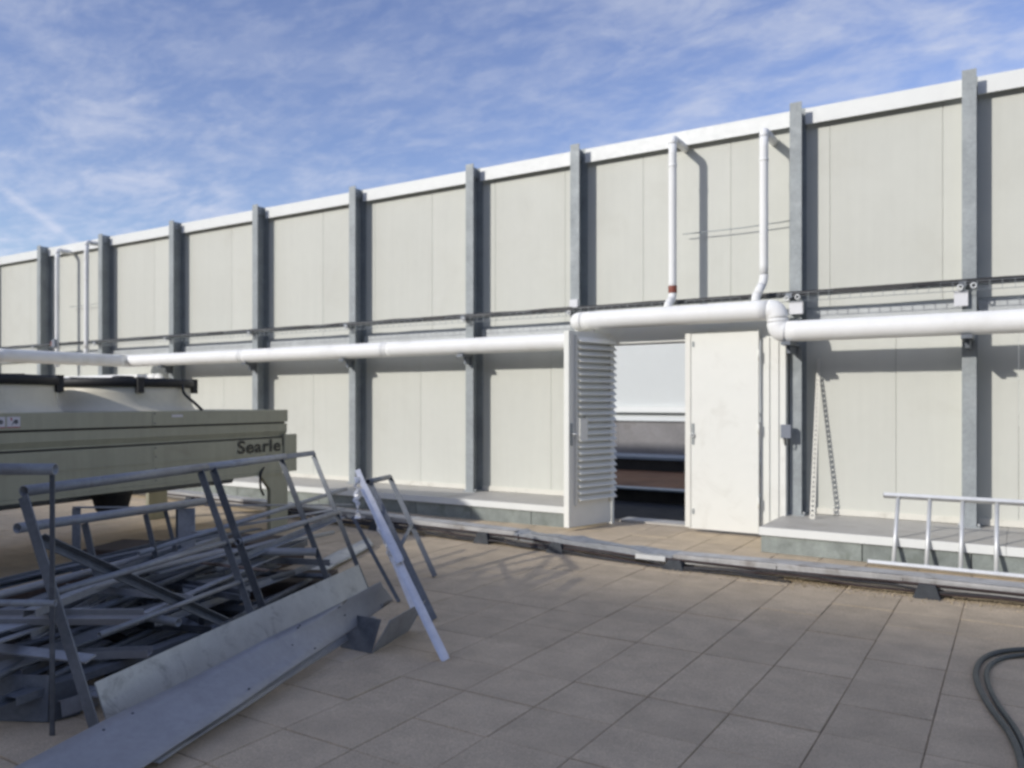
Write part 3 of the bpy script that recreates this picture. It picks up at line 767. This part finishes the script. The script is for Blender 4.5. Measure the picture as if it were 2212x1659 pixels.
ext([(0.03, 1.296), (0.03, 1.313), (FWD-.03, 1.313), (FWD-.03, 1.296)], 0.02, FL-.02, 'shadow_gap', 'black')
ext([(0.012, 1.205), (0.012, 1.294), (FWD-.02, 1.294), (FWD-.02, 1.135), (0.035, 1.135), (0.035, 1.15)], 0.0, FL, 'side_panel', 'olive')
ext([(0.03, 1.12), (0.03, 1.133), (FWD-.03, 1.133), (FWD-.03, 1.12)], 0.02, FL-.02, 'shadow_gap', 'black')
ext([(-0.012, 0.72), (-0.012, 1.118), (0.02, 1.118), (0.02, 0.72)], 0.10, FL, 'side_panel', 'olive')
ext([(0.021, 0.70), (0.021, 1.117), (FWD-.02, 1.117), (FWD-.02, 0.70)], 0.0, FL, 'coil_block', 'cowl')
ext([(-0.03, 0.70), (-0.03, 1.16), (0.0, 1.16), (0.0, 0.70)], -0.13, 0.09, 'end_plate', 'olive')
ext([(-0.0185, 0.935), (-0.0185, 0.955), (-0.0125, 0.955), (-0.0125, 0.935)], 0.11, FL, 'fold', 'olive')
ext([(-0.016, 0.685), (-0.016, 0.718), (0.4, 0.718), (0.4, 0.685)], 0.12, FL, 'bottom_flange', 'olive')
for s0, dd in ((0.0, 0.0), (FL-.6, 0.0), (0.0, FWD-.06), (FL-.6, FWD-.06)):
    b = MB(); prof = [(s0, 0.0), (s0 + 0.30, 0.0), (s0 + 0.30, 0.50), (s0 + 0.46, 0.684), (s0, 0.684)]
    n = 5; b._add([U(s, dd, z) for s, z in prof] + [U(s, dd + 0.055, z) for s, z in prof], [(i, (i+1)%n, n+(i+1)%n, n+i) for i in range(n)] + [tuple(range(n-1,-1,-1)), tuple(range(n,2*n))])
    b.build('leg', 'olive', fan)
for s in (1.55, 3.2, 4.75):
    c = U(s, 1.0, 0)
    pr = [(0.77, 1.463), (0.76, 1.470), (0.735, 1.495), (0.718, 1.53), (0.708, 1.58), (0.704, 1.65), (0.702, 1.75), (0.690, 1.75), (0.692, 1.65), (0.696, 1.58), (0.706, 1.53), (0.723, 1.495), (0.75, 1.465)]
    cw = MB().lathe((c.x, c.y, 0), pr, 56).build('cowl', 'cowl', fan)
    MB().lathe((c.x, c.y, 0), [(0.7005, 1.72), (0.725, 1.72), (0.745, 1.735), (0.745, 1.79), (0.73, 1.805), (0.66, 1.805), (0.66, 1.795), (0.70, 1.79), (0.7005, 1.72)], 56).build('guard_ring', 'black', cw)
    gd = MB()
    for r in (0.12, 0.22, 0.32, 0.42, 0.52, 0.61): gd.torus((c.x, c.y, 1.81), (0, 0, 1), r, 0.006, 32, 6)
    for k in range(8):
        a = k * math.pi / 4 + 0.2; gd.bar((c.x + .05*math.cos(a), c.y + .05*math.sin(a), 1.815), (c.x + .69*math.cos(a), c.y + .69*math.sin(a), 1.808), 0.02, 0.02)
    gd.build('guard_grille', 'black', cw)
    mo = MB().lathe((c.x, c.y, 0), [(0.0, 1.85), (0.10, 1.85), (0.12, 1.835), (0.12, 1.59), (0.0, 1.59)], 20).build('motor', 'black', cw)
    bl = MB()
    for k in range(6):
        a = k * math.pi / 3; da = Vector((math.cos(a), math.sin(a), 0)); db = Vector((-math.sin(a), math.cos(a), 0)); cc = Vector((c.x, c.y, 1.66))
        bl._add([cc + da*.12 - db*.06 + UP*.03, cc + da*.12 + db*.06 - UP*.03, cc + da*.65 + db*.15 - UP*.035, cc + da*.65 - db*.10 + UP*.035], [(0,1,2,3)])
    bl.build('fan_blade', 'black', cw)
    for k in range(5):
        a = k * 2*math.pi/5 - 0.35
        q = Vector((c.x + .735*math.cos(a), c.y + .735*math.sin(a), 1.73))
        MB().bar(q + Vector((0, 0, -0.075)), q + Vector((0, 0, 0.09)), 0.07, 0.05).build('guard_clip', 'black', cw)
s_ = 1.35
MB().tube(smooth([U(s_, 0.30, 1.80), U(s_ + 0.02, 0.26, 1.66), U(s_ - 0.04, 0.15, 1.54), U(s_ - 0.07, 0.08, 1.468)]), 0.016, 8).build('motor_cable', 'cable', fan)
# drain pot under the casing
q = U(2.2, 0.35, 0)
MB().lathe((q.x, q.y, 0), [(0.0, 0.683), (0.20, 0.683), (0.19, 0.62), (0.15, 0.47), (0.14, 0.46), (0.0, 0.46)], 20).build('drain_pot', 'black', fan)
# header pipes under the coil block
for s0, s1, d, z in ((0.4, 4.6, 0.55, 0.62), (0.3, 4.6, 1.45, 0.60)):
    MB().tube([U(s0, d, z), U(s1, d, z)], 0.055, 12).build('header_pipe', 'galvd', fan)
MB().tube(smooth([U(0.42, -0.005, 0.78), U(0.50, -0.03, 0.70), U(0.50, -0.03, 0.55), U(0.44, -0.02, 0.45)]), 0.014, 8).build('drain_hose', 'black', fan)
# panel seams and screws
for s1_ in (1.95, 3.65, 5.2):
    ext([(-0.0028, 1.318), (-0.0028, 1.460), (-0.0004, 1.460), (-0.0004, 1.318)], s1_, s1_ + 0.05, 'seam_cover', 'olive')
    ext([(-0.0150, 0.725), (-0.0150, 1.115), (-0.0124, 1.115), (-0.0124, 0.725)], s1_, s1_ + 0.05, 'seam_cover', 'olive')
    for z_ in (1.34, 1.44, 0.76, 0.88, 1.0, 1.09):
        p_ = U(s1_ + 0.025, -0.003 if z_ > 1.3 else -0.0152, z_)
        MB().tube([p_, p_ + fn*0.004], 0.008, 6).build('screw', 'galvd', fan)
# lettering
def text_part(body, width, height, parent, m, place):
    cu = bpy.data.curves.new('lettering', 'FONT'); cu.body = body; cu.extrude = 0.006; cu.offset = 0.022; cu.size = 1.0; cu.space_character = 1.08
    to = bpy.data.objects.new('lettering_source', cu); C.objects.link(to)
    bpy.context.view_layer.update()
    me = bpy.data.meshes.new_from_object(to.evaluated_get(bpy.context.evaluated_depsgraph_get()))
    bpy.data.objects.remove(to); me.name = 'lettering'
    xs = [v.co.x for v in me.vertices]; ys = [v.co.y for v in me.vertices]
    x0, x1, y0, y1 = min(xs), max(xs), min(ys), max(ys)
    for v in me.vertices:
        v.co = place((v.co.x - x0)/(x1 - x0)*width, (v.co.y - y0)/(y1 - y0)*height, 0.0)
    me.materials.clear()
    return me
# flat letters set 1.5 mm proud of the panel
def place_letters(a, h, d): return U(0.850 - a, -0.0205, 0.962 + h)
me = text_part('Searle', 0.70, 0.150, fan, 'letter', place_letters)
# give the letters thickness
import bmesh
bm = bmesh.new(); bm.from_mesh(me)
bmesh.ops.remove_doubles(bm, verts=bm.verts, dist=1e-5); bm.to_mesh(me); bm.free()
lo = link('lettering', me, 'letter', fan)
lo['label'] = 'bold black lettering reading Searle'
ext([(-0.0135, 1.02), (-0.0135, 1.115), (-0.0122, 1.115), (-0.0122, 1.02)], 0.104, 0.118, 'letter_border', 'letter')
# stickers
for s0, mk in ((3.37, 'red'), (3.50, 'teal')):
    stk = ext([(-0.0025, 1.345), (-0.0025, 1.432), (-0.0005, 1.432), (-0.0005, 1.345)], s0, s0 + 0.115, 'sticker', 'sign')
    b = MB()
    for k in range(10):
        a = k*2*math.pi/10; p = U(s0 + 0.036 + .02*math.cos(a), -0.0035, 1.388 + .02*math.sin(a)); q2 = U(s0 + 0.036 + .02*math.cos(a+.5), -0.0035, 1.388 + .02*math.sin(a+.5))
        b._add([p, q2, U(s0 + 0.036, -0.0035, 1.388)], [(0,1,2)])
    b.build('fan_mark', 'ink', stk)
    b = MB(); b._add([U(s0 + 0.085, -0.0035, 1.425), U(s0 + 0.075, -0.0035, 1.425), U(s0 + 0.068, -0.0035, 1.402), U(s0 + 0.080, -0.0035, 1.398)], [(0,1,2,3)])
    b.build('arrow_mark', mk, stk)
    b = MB(); b._add([U(s0 + 0.075, -0.0035, 1.36), U(s0 + 0.068, -0.0035, 1.36), U(s0 + 0.050, -0.0035, 1.40), U(s0 + 0.056, -0.0035, 1.40)], [(0,1,2,3)])
    b.build('line_mark', 'ink', stk)
    ext([(-0.0030, 1.338), (-0.0030, 1.3445), (-0.0005, 1.3445), (-0.0005, 1.338)], s0, s0 + 0.115, 'sticker_edge', 'red')
ext([(-0.003, 1.40), (-0.003, 1.425), (-0.0005, 1.425), (-0.0005, 1.40)], 1.62, 1.76, 'data_plate', 'sign')

# ================================================================== SCRAP HEAP
EA = Vector((-0.296, 0.955, 0)).normalized(); PA = Vector((-0.955, -0.296, 0)).normalized()
def guard(label, B0, B1, T0, T1, posts, rails, toe=None, top=(0, 1), top_r=0.024, brace=None, flat_tail=None, pw=0.045):
    t = thing('guard_rail', label, 'guard rail', Vector(((B0.x+B1.x)/2, (B0.y+B1.y)/2, min(B0.z, B1.z))), 'dismantled guard rails in the scrap heap')
    def P(s, h): return B0.lerp(B1, s).lerp(T0.lerp(T1, s), h)
    along = (B1 - B0).normalized(); upv = (T0 - B0).normalized(); nrm = along.cross(upv).normalized()
    if top: MB().pipe(P(top[0], 1), P(top[1], 1), top_r, 0.004).build('top_rail', 'galvl', t)
    if flat_tail: MB().bar(P(flat_tail[0], 1), P(flat_tail[1], 1.0), 0.012, 0.04, up=upv).build('top_rail', 'galvl', t)
    ls = (T0 - B0).length
    for s, w in posts:
        MB().angle(P(s, 0), P(s, 1 - (top_r + .002)/ls), w, 0.007, up=nrm).build('post', 'galvd', t)
    for s0, s1, h, r in rails:
        MB().pipe(P(s0, h) + nrm*0.002, P(s1, h) + nrm*0.002, r, 0.003).build('mid_rail', 'galvl', t)
    if toe:
        for s0, s1, h0, h1, m in toe:
            b = MB(); o = nrm*0.030
            if (o.x) < 0: o = -o
            vs = [P(s0, h0), P(s1, h0), P(s1, h1), P(s0, h1)]
            b._add([v + o for v in vs] + [v + o*1.25 for v in vs], [(3,2,1,0),(4,5,6,7),(0,1,5,4),(1,2,6,5),(2,3,7,6),(3,0,4,7)])
            b.build('toe_board', m, t)
    if brace:
        for (s0, h0), (s1, h1) in brace:
            MB().angle(P(s0, h0) - nrm*0.03, P(s1, h1) - nrm*0.03, 0.045, 0.006, up=nrm).build('brace', 'galvd', t)
    return P
B1 = Vector((-3.59, 2.165, 0.01)); B2 = Vector((-4.46, 4.975, 0.01)); T1 = Vector((-4.16, 2.116, 1.12)); T2 = Vector((-5.15, 5.03, 1.12))
mB, mT = B1.lerp(B2, .49), T1.lerp(T2, .49)
PAa = guard('leaning guard rail with dirty white toe board and diagonal brace', B1, mB, T1, mT, [(0.01, 0.06), (0.965, 0.05)], [(0.0, 1.0, 0.575, 0.017), (0.12, 1.0, 0.36, 0.014)],
      toe=[(0.02, 1.98, 0.03, 0.195, 'toe')], top=(0, 1.0), top_r=0.028, brace=[((0.03, 0.80), (0.80, 0.20))])
mB2, mT2 = B1.lerp(B2, .505), T1.lerp(T2, .505)
PBb = guard('leaning guard rail whose top tube runs past the cooler lettering', mB2, B2, mT2, T2, [(0.03, 0.055), (0.63, 0.045), (0.985, 0.04)], [(0.0, 1.0, 0.56, 0.022)],
      top=(-0.03, 0.66), top_r=0.026, flat_tail=(0.66, 1.0))
# upright thin end frame cut off by the picture
e0 = at(113, 1590, 3.79); e0.z = 0.0
g2 = thing('guard_rail', 'upright guard rail end with thin post and thick tube near the sheet offcut', 'guard rail', e0, 'dismantled guard rails in the scrap heap')
tz = 1.245
MB().bar(e0 + Vector((0, 0, 0.002)), e0 + Vector((0, 0, tz - .027)), 0.022, 0.008, up=FW).build('post', 'galvd', g2)
tl = e0 + Vector((-1.45, -0.86, tz))
MB().pipe(e0 + Vector((0.012, 0.008, tz)), tl, 0.027, 0.004).build('top_rail', 'galvl', g2)
MB().bar(tl + Vector((0.1, 0.06, -tz + .002)), tl + Vector((0.1, 0.06, -0.028)), 0.022, 0.008, up=FW).build('post', 'galvd', g2)
MB().pipe(e0 + Vector((0.012, 0.008, 0.62)), tl + Vector((0, 0, 0.62 - tz)), 0.016, 0.003).build('mid_rail', 'galvl', g2)
# frame behind, lower
E0t = at(37, 1141, 4.6); E1t = at(440, 1083, 6.3)
guard('lower guard rail behind the leaning ones with one wide plate post', Vector((E0t.x + 0.25, E0t.y + .05, 0.012)), Vector((E1t.x + .25, E1t.y + .05, 0.012)), E0t, E1t,
      [(0.30, 0.05), (0.62, 0.04), (0.74, 0.03)], [(0.1, 0.98, 0.45, 0.013)], top=(0, 1), top_r=0.030)
# small U frame
q0 = at(160, 1096, 6.0); q1 = at(392, 1096, 6.7)
uf = thing('bent_frame', 'small upright U-shaped flat bar frame at the back of the heap', 'frame', Vector((q0.x, q0.y, 0)))
MB().bar(q0, q1, 0.05, 0.012).build('cross_bar', 'galvl', uf)
for p in (q0.lerp(q1, .02), q0.lerp(q1, .98)): MB().bar(Vector((p.x, p.y, 0.002)), p - UP*0.007, 0.06, 0.012, up=FW).build('leg', 'galvd', uf)
# wide plate post
pp = at(398, 1100, 6.05)
wp = thing('plate_post', 'wide flat steel plate post standing in the scrap heap', 'post', Vector((pp.x, pp.y, 0)), None)
MB().bar(Vector((pp.x + .04, pp.y, 0.012)), Vector((pp.x, pp.y + .02, 0.765)), 0.012, 0.125, up=RT).build('plate', 'galvl', wp)
MB().bevbox((pp.x - .06, pp.y - .1, 0.001), (pp.x + .14, pp.y + .1, 0.012), 0.003).build('base_plate', 'galvd', wp)
# post stub with base plate
sp = at(424, 1372, 5.30); sp.z = 0
ss = thing('post_stub', 'short dark steel post stub with bolted base plate in the heap', 'post stub', sp)
MB().channel(sp + UP*0.012, sp + UP*0.31 + Vector((0.02, -0.01, 0)), 0.11, 0.06, 0.007, up=RT).build('stub', 'galvd', ss)
MB().bevbox((sp.x - .10, sp.y - .10, 0.001), (sp.x + .10, sp.y + .10, 0.012), 0.003).build('base_plate', 'galvd', ss)
for dx in (-.07, .07):
    for dy in (-.07, .07): MB().tube([sp + Vector((dx, dy, 0.012)), sp + Vector((dx, dy, 0.035))], 0.011, 6).build('bolt', 'galvd', ss)

# guard rail at the far end: two dark posts joined at the top
def loose_frame(label, b0, b1, t0, t1, m='galvd', extra=None):
    t = thing('guard_rail', label, 'guard rail', Vector((b0.x, b0.y, 0)), 'dismantled guard rails in the scrap heap')
    nrm = (b1 - b0).cross(t0 - b0).normalized()
    MB().angle(b0, t0, 0.05, 0.007, up=nrm).build('post', m, t)
    MB().angle(b1, t1, 0.045, 0.007, up=nrm).build('post', m, t)
    MB().pipe(t0 - (t1-t0)*0.06, t1, 0.022, 0.003).build('top_rail', m, t)
    MB().pipe(b0.lerp(t0, .5), b1.lerp(t1, .5), 0.016, 0.003).build('mid_rail', m, t)
    return t
loose_frame('dark guard rail end leaning past the bright aluminium strut', on_z(940, 1340, 0.01), on_z(941, 1246, 0.01), at(798, 1040, 6.55), at(842, 1030, 7.75))
# bright aluminium angle
sa, sb = on_z(962, 1424, 0.015), at(785, 1060, 6.15)
bs = thing('aluminium_strut', 'bright battered aluminium strut slanting down from the heap', 'strut', Vector((sa.x, sa.y, 0)))
MB().channel(sa, sa.lerp(sb, .52), 0.055, 0.028, 0.004, up=(0.4, -0.7, 0.5)).build('lower_length', 'bright', bs)
MB().channel(sa.lerp(sb, .50) + Vector((0, 0, 0.030)), sb + UP*.03, 0.060, 0.03, 0.004, up=(0.4, -0.7, 0.5)).build('upper_length', 'bright', bs)
sc_, sd2 = on_z(900, 1330, 0.01), at(772, 1015, 6.75)
tag(MB().bar(sc_, sd2, 0.045, 0.008, up=(0.5, -0.7, 0.4)).build('aluminium_strip', 'bright'), 'thin bright aluminium strip standing behind the slanting strut', 'strip')
tag(MB().bar(on_z(862, 1300, 0.01), at(762, 1116, 6.6), 0.03, 0.008, up=(0.5, -0.7, 0.4)).build('steel_strip', 'galvd'), 'dark flat strip slanting beneath the bright aluminium strut', 'strip')

# crumpled aluminium ribbons bunched at the end of the rails
for lb_, pa_, pb_, w_, sd_2 in (('crumpled bright foil-like ribbon hanging beside the slanting strut', (800, 1075, 6.3), (850, 1215, 6.2), 0.07, 3), ('twisted pale aluminium ribbon draped over the end post', (768, 1030, 6.5), (775, 1120, 6.35), 0.05, 5)):
    q_ = random.Random(sd_2); p0_, p1_ = at(*pa_), at(*pb_); vs_ = []; fs_3 = []
    for k_ in range(15):
        c_ = p0_.lerp(p1_, k_/14) + Vector((q_.uniform(-.015, .015), q_.uniform(-.015, .015), 0))
        dr_ = (RT*math.cos(k_*0.45) + FW*math.sin(k_*0.45)) * w_/2
        nn_ = Vector((-dr_.y, dr_.x, 0)).normalized()*0.0015
        vs_ += [c_ - dr_ - nn_, c_ + dr_ - nn_, c_ + dr_ + nn_, c_ - dr_ + nn_]
        if k_: fs_3 += [(4*k_-4+j_, 4*k_-4+(j_+1)%4, 4*k_+(j_+1)%4, 4*k_+j_) for j_ in range(4)]
    tag(MB()._add(vs_, fs_3 + [(3,2,1,0), (56,57,58,59)]).build('aluminium_ribbon', 'bright'), lb_, 'ribbon')
# long planks
def plank(pts, th, m, name, label, lip=0.0, group=None):
    a, b, c, d = [Vector(p) for p in pts]       # near-right, far-right, far-left, near-left
    n = (b - a).cross(d - a).normalized()
    if n.z < 0: n = -n
    root = thing(name, label, 'plank', Vector((a.x, a.y, 0)), group)
    mb = MB(); NX, NY = 22, 5; q_ = random.Random(11)
    def P_(i, k, top):
        p = a.lerp(b, i/NX).lerp(d.lerp(c, i/NX), k/NY)
        w = 0.006*math.sin(i*0.9 + k) + 0.004*math.sin(i*2.3 - k*1.7) if 0 < k < NY else 0.004*math.sin(i*0.7 + k)
        return p + n*(w + (th if top else 0))
    vs = [P_(i, k, t_) for t_ in (0, 1) for i in range(NX + 1) for k in range(NY + 1)]
    m1 = NY + 1; o1 = (NX + 1)*m1; fs = []
    for i in range(NX):
        for k in range(NY):
            fs.append((i*m1+k, i*m1+k+1, (i+1)*m1+k+1, (i+1)*m1+k)); fs.append((o1+i*m1+k, o1+(i+1)*m1+k, o1+(i+1)*m1+k+1, o1+i*m1+k+1))
        fs.append((i*m1, (i+1)*m1, o1+(i+1)*m1, o1+i*m1)); fs.append((i*m1+NY, o1+i*m1+NY, o1+(i+1)*m1+NY, (i+1)*m1+NY))
    for k in range(NY):
        fs.append((k, o1+k, o1+k+1, k+1)); fs.append((NX*m1+k, NX*m1+k+1, o1+NX*m1+k+1, o1+NX*m1+k))
    mb._add(vs, fs, True)
    mb.build('deck', m, root)
    if lip:
        dn = -n
        for p, q, w in ((a, b, (d - a).normalized()), (d, c, (a - d).normalized())):
            MB()._add([p, q, q + dn*lip, p + dn*lip, p + w*.004, q + w*.004, q + dn*lip + w*.004, p + dn*lip + w*.004],
                      [(3,2,1,0),(4,5,6,7),(0,1,5,4),(1,2,6,5),(2,3,7,6),(3,0,4,7)]).build('lip', m, root)
    return root, n
nr = on_z(262, 1692, 0.05); frp = on_z(850, 1299, 0.17)
dirp = (frp - nr).normalized()
fl = at(822, 1259, 5.35); nl = at(12, 1668, 3.24)
root, n_ = plank([nr, frp, fl, nl], 0.006, 'plank', 'steel_plank', 'long dented grey steel plank lying along the front of the heap')
for k in range(11):
    s, w = rnd.uniform(0.05, 0.95), rnd.choice((0.12, 0.88, 0.5)) + rnd.uniform(-.04, .04)
    p = nr.lerp(frp, s).lerp(nl.lerp(fl, s), w) + n_*0.008
    MB().tube([p, p + n_*0.004], 0.0065, 8).build('rivet', 'ink', root)
n2 = on_z(345, 1650, 0.012); f2 = on_z(818, 1340, 0.06)
plank([n2, f2, at(775, 1312, 5.45), at(270, 1640, 3.45)], 0.005, 'plank', 'steel_plank', 'second grey steel plank tucked under the long dented one')
# folded sheet by the strut
c0 = on_z(803, 1412, 0.002); c1 = on_z(884, 1362, 0.002); c2 = on_z(735, 1398, 0.002)
fs_ = thing('folded_sheet', 'folded grey sheet metal offcut under the end of the planks', 'sheet', Vector((c0.x, c0.y, 0)))
def sheet(parent, name, p, q, h, lean, m='galvl'):
    d = (q - p).normalized(); s = Vector((-d.y, d.x, 0)) * 0.004
    hv = Vector((lean[0], lean[1], h))
    vs = [p, q, q + hv, p + hv]
    return MB()._add(vs + [v + s for v in vs], [(3,2,1,0),(4,5,6,7),(0,1,5,4),(1,2,6,5),(2,3,7,6),(3,0,4,7)]).build(name, m, parent)
sheet(fs_, 'side', c0, c1, 0.20, (0.08, 0.08))
sheet(fs_, 'flap', c2, c0 + (c2-c0).normalized()*0.006, 0.20, (0.03, 0.06), 'galvd')
# standing sheet at the heap's near end
s0 = on_z(-40, 1556, 0.004); s1 = on_z(104, 1560, 0.004)
fs2 = thing('sheet_offcut', 'dark grey sheet offcut standing on edge behind the thin post', 'sheet', Vector((s0.x, s0.y, 0)))
sheet(fs2, 'face', s0, s1, 0.21, (-0.05, 0.03), 'galvd')
sheet(fs2, 'return', s1 + Vector((0.005, .002, 0)), s1 + Vector((0.03, 0.14, 0)), 0.17, (-0.03, 0.02), 'galvd')
# bent channel offcut
o0, o1 = on_z(118, 1532, 0.045), on_z(196, 1506, 0.045)
tag(MB().channel(o0, o1, 0.12, 0.08, 0.005, up=(0.2, 0.1, -1)).build('channel_offcut', 'galvl'), 'short bent channel offcut on the paving beside the braced rail', 'offcut')
# black hose piece in the heap
tag(MB().tube(smooth([on_z(198, 1392, 0.10), on_z(222, 1376, 0.14), on_z(250, 1376, 0.16), on_z(275, 1390, 0.12), on_z(290, 1408, 0.03)]), 0.03, 10).build('rubber_hose', 'black'), 'short black curved hose piece lying in the heap', 'hose')
# timber blocks beneath
def sleeper(p, w, l, h, rz, label):
    t = thing('timber_bearer', label, 'timber', (p.x, p.y, 0), 'timber bearers under the heap')
    for k, dz in enumerate((0, h/2)):
        o = MB().bevbox((-w/2, -l/2, 0), (w/2, l/2, h/2 - .004), 0.006).build('beam', 'timber', t)
        o.parent = t; o.matrix_parent_inverse = Matrix.Identity(4); o.location = (0, 0, 0.002 + dz); o.rotation_euler = (0, 0, rz + 0.03*k)
sleeper(on_z(330, 1240, 0), 1.0, 0.55, 0.26, R(20), 'stack of two dark timber bearers behind the plate post')
sleeper(on_z(520, 1215, 0), 1.1, 0.5, 0.24, R(12), 'stack of two dark timber bearers beneath the cooler end of the heap')
sleeper(on_z(610, 1280, 0), 0.8, 0.5, 0.14, R(30), 'low pair of dark timber bearers behind the leaning toe board')

# white board lying on the floor at the back
pb = [on_z(628, 1276, 0.02), on_z(806, 1180, 0.02), on_z(795, 1164, 0.02), on_z(612, 1250, 0.02)]
plank(pb, 0.02, 'toe', 'toe_board', 'loose pale toe board on the paving behind the leaning rails')

# loose bars, layer on layer
base = B1.copy(); base.z = 0
def loose(kind, p, q, cross, layer):
    m = rnd.choices(('galvl', 'galvd', 'plank', 'rusty'), (0.36, 0.49, 0.12, 0.03))[0]
    bent = rnd.random() < 0.4; mid = (p + q)/2 + Vector((rnd.uniform(-.05, .05), rnd.uniform(-.02, .02), rnd.uniform(-.02, .03)))
    b = MB()
    upv = (rnd.uniform(-.3, .3), rnd.uniform(-.3, .3), rnd.choice((1, -1)))
    if kind == 'angle': b.angle(p, q, rnd.choice((.04, .05)), .006, up=upv)
    elif kind == 'flat' and bent:
        w_ = rnd.choice((.05, .07)); pts_ = smooth([p, p.lerp(mid, .7), mid, mid.lerp(q, .4), q], 4); vs_ = []; fs_2 = []
        for i_, pt in enumerate(pts_):
            d_ = (pts_[min(i_+1, len(pts_)-1)] - pts_[max(i_-1, 0)]).normalized(); sd3 = d_.cross(UP).normalized()*w_/2; u3 = UP*0.005
            vs_ += [pt - sd3 - u3, pt + sd3 - u3, pt + sd3 + u3, pt - sd3 + u3]
            if i_: fs_2 += [(4*i_-4+k_, 4*i_-4+(k_+1)%4, 4*i_+(k_+1)%4, 4*i_+k_) for k_ in range(4)]
        b._add(vs_, fs_2 + [(3,2,1,0), tuple(len(vs_)-4+k_ for k_ in range(4))])
    elif kind == 'flat': b.bar(p, q, rnd.choice((.05, .07, .1)), .01, up=(upv[0], upv[1], 1))
    elif kind == 'tube' and bent: b.tube(smooth([p, p.lerp(mid, .6), mid, mid.lerp(q, .5), q], 4), rnd.choice((.021, .024)), 12)
    elif kind == 'tube': b.pipe(p, q, rnd.choice((.021, .024, .03)), .004)
    else: b.channel(p, q, rnd.choice((.07, .09)), .04, .005, up=upv)
    nm = {'angle': 'angle_bar', 'flat': 'flat_bar', 'tube': 'steel_tube', 'channel': 'steel_channel'}[kind]
    tone = {'galvl': 'dull grey', 'galvd': 'dark weathered', 'plank': 'pale zinc', 'rusty': 'rust-brown'}[m]
    shape = ('bent ' if bent and kind in ('tube', 'flat') else 'straight ') + {'angle': 'steel angle bar', 'flat': 'steel flat bar', 'tube': 'steel tube', 'channel': 'steel channel'}[kind]
    where = 'crosswise between layers of the heap' if cross else 'on the paving under the heap' if layer == 0 else 'on top of the heap' if layer >= 6 else 'lengthwise inside the heap'
    lb = tone + ' ' + shape + ' lying ' + where
    tag(b.build(nm, m), lb, 'steel bar', lb.replace(' lying', 's lying'))
kinds = ['angle', 'flat', 'tube', 'channel', 'angle', 'tube', 'flat']
z = 0.028
for layer in range(9):
    cross = layer % 2 == 1
    wid = 1.0 - layer * 0.07
    if not cross:
        nbar = [15, 0, 15, 0, 14, 0, 11, 0, 7][layer]
        for k in range(nbar):
            qo = 0.16 + (2.0 * wid) * (k + rnd.uniform(0.1, 0.9)) / nbar + layer*0.05
            ln_ = rnd.uniform(1.2, 2.9); s0 = rnd.uniform(-0.25, 3.0 - ln_ + 0.25); yaw = rnd.gauss(0, 0.13)
            d = Matrix.Rotation(yaw, 3, 'Z') @ EA
            c = base + PA*qo + EA*(s0 + ln_/2) + UP*z
            tilt = rnd.uniform(-0.012, 0.012)
            loose(kinds[(k + layer) % 7], c - d*(ln_/2) - UP*tilt*ln_/2, c + d*(ln_/2) + UP*tilt*ln_/2, False, layer)
    else:
        for k in range(4):
            s0 = 0.25 + 0.75*k + rnd.uniform(-.2, .2); yaw = rnd.gauss(0, 0.2); d = Matrix.Rotation(yaw, 3, 'Z') @ PA
            ln_ = rnd.uniform(1.2, 1.9) * wid + 0.2
            c = base + PA*(0.2 + ln_/2) + EA*s0 + UP*z
            loose(kinds[(k + layer) % 4], c - d*(ln_/2), c + d*(ln_/2), True, layer)
    z += 0.056
# long bars poking out of the far end, resting on the mid rail
for a, b_, kd, lb in (((300, 1196, 5.5), (748, 1056, 7.7), 'tube', 'long tube sloping up out of the heap past the cooler leg'),
                  ((420, 1150, 6.0), (742, 1098, 7.5), 'flat', 'flat bar resting on the timber bearers by the mid rail'),
                  ((470, 1228, 5.7), (742, 1112, 7.0), 'angle', 'angle bar sloping up to the end post of the rail'),
                  ((480, 1200, 5.8), (720, 1150, 7.4), 'tube', 'short tube lying level behind the two paired posts'),
                  ((445, 1092, 6.6), (760, 1090, 7.9), 'flat', 'flat bar bridging the heap under the cooler lettering')):
    p, q = at(*a), at(*b_); b = MB()
    if kd == 'tube': b.pipe(p, q, .018, .003)
    elif kd == 'flat': b.bar(p, q, .06, .01)
    else: b.angle(p, q, .045, .006)
    tag(b.build({'tube': 'steel_tube', 'flat': 'flat_bar', 'angle': 'angle_bar'}[kd], 'galvl'), lb, 'steel bar')
# gusset plates in the heap
for (u, v, t, lb) in ((330, 1322, 5.0, 'triangular steel gusset plate on top of the loose bars'), (470, 1262, 5.6, 'pale triangular gusset plate near the paired posts'), (90, 1345, 4.3, 'triangular gusset plate close to the sheet offcut')):
    c = at(u, v, t); b = MB()
    vs = [c + EA*0.34, c - EA*0.30 + PA*0.05, c - EA*0.06 + PA*0.24]
    b._add(vs + [v_ + UP*0.008 for v_ in vs], [(2,1,0),(3,4,5),(0,1,4,3),(1,2,5,4),(2,0,3,5)])
    tag(b.build('gusset_plate', 'galvl'), lb, 'plate')
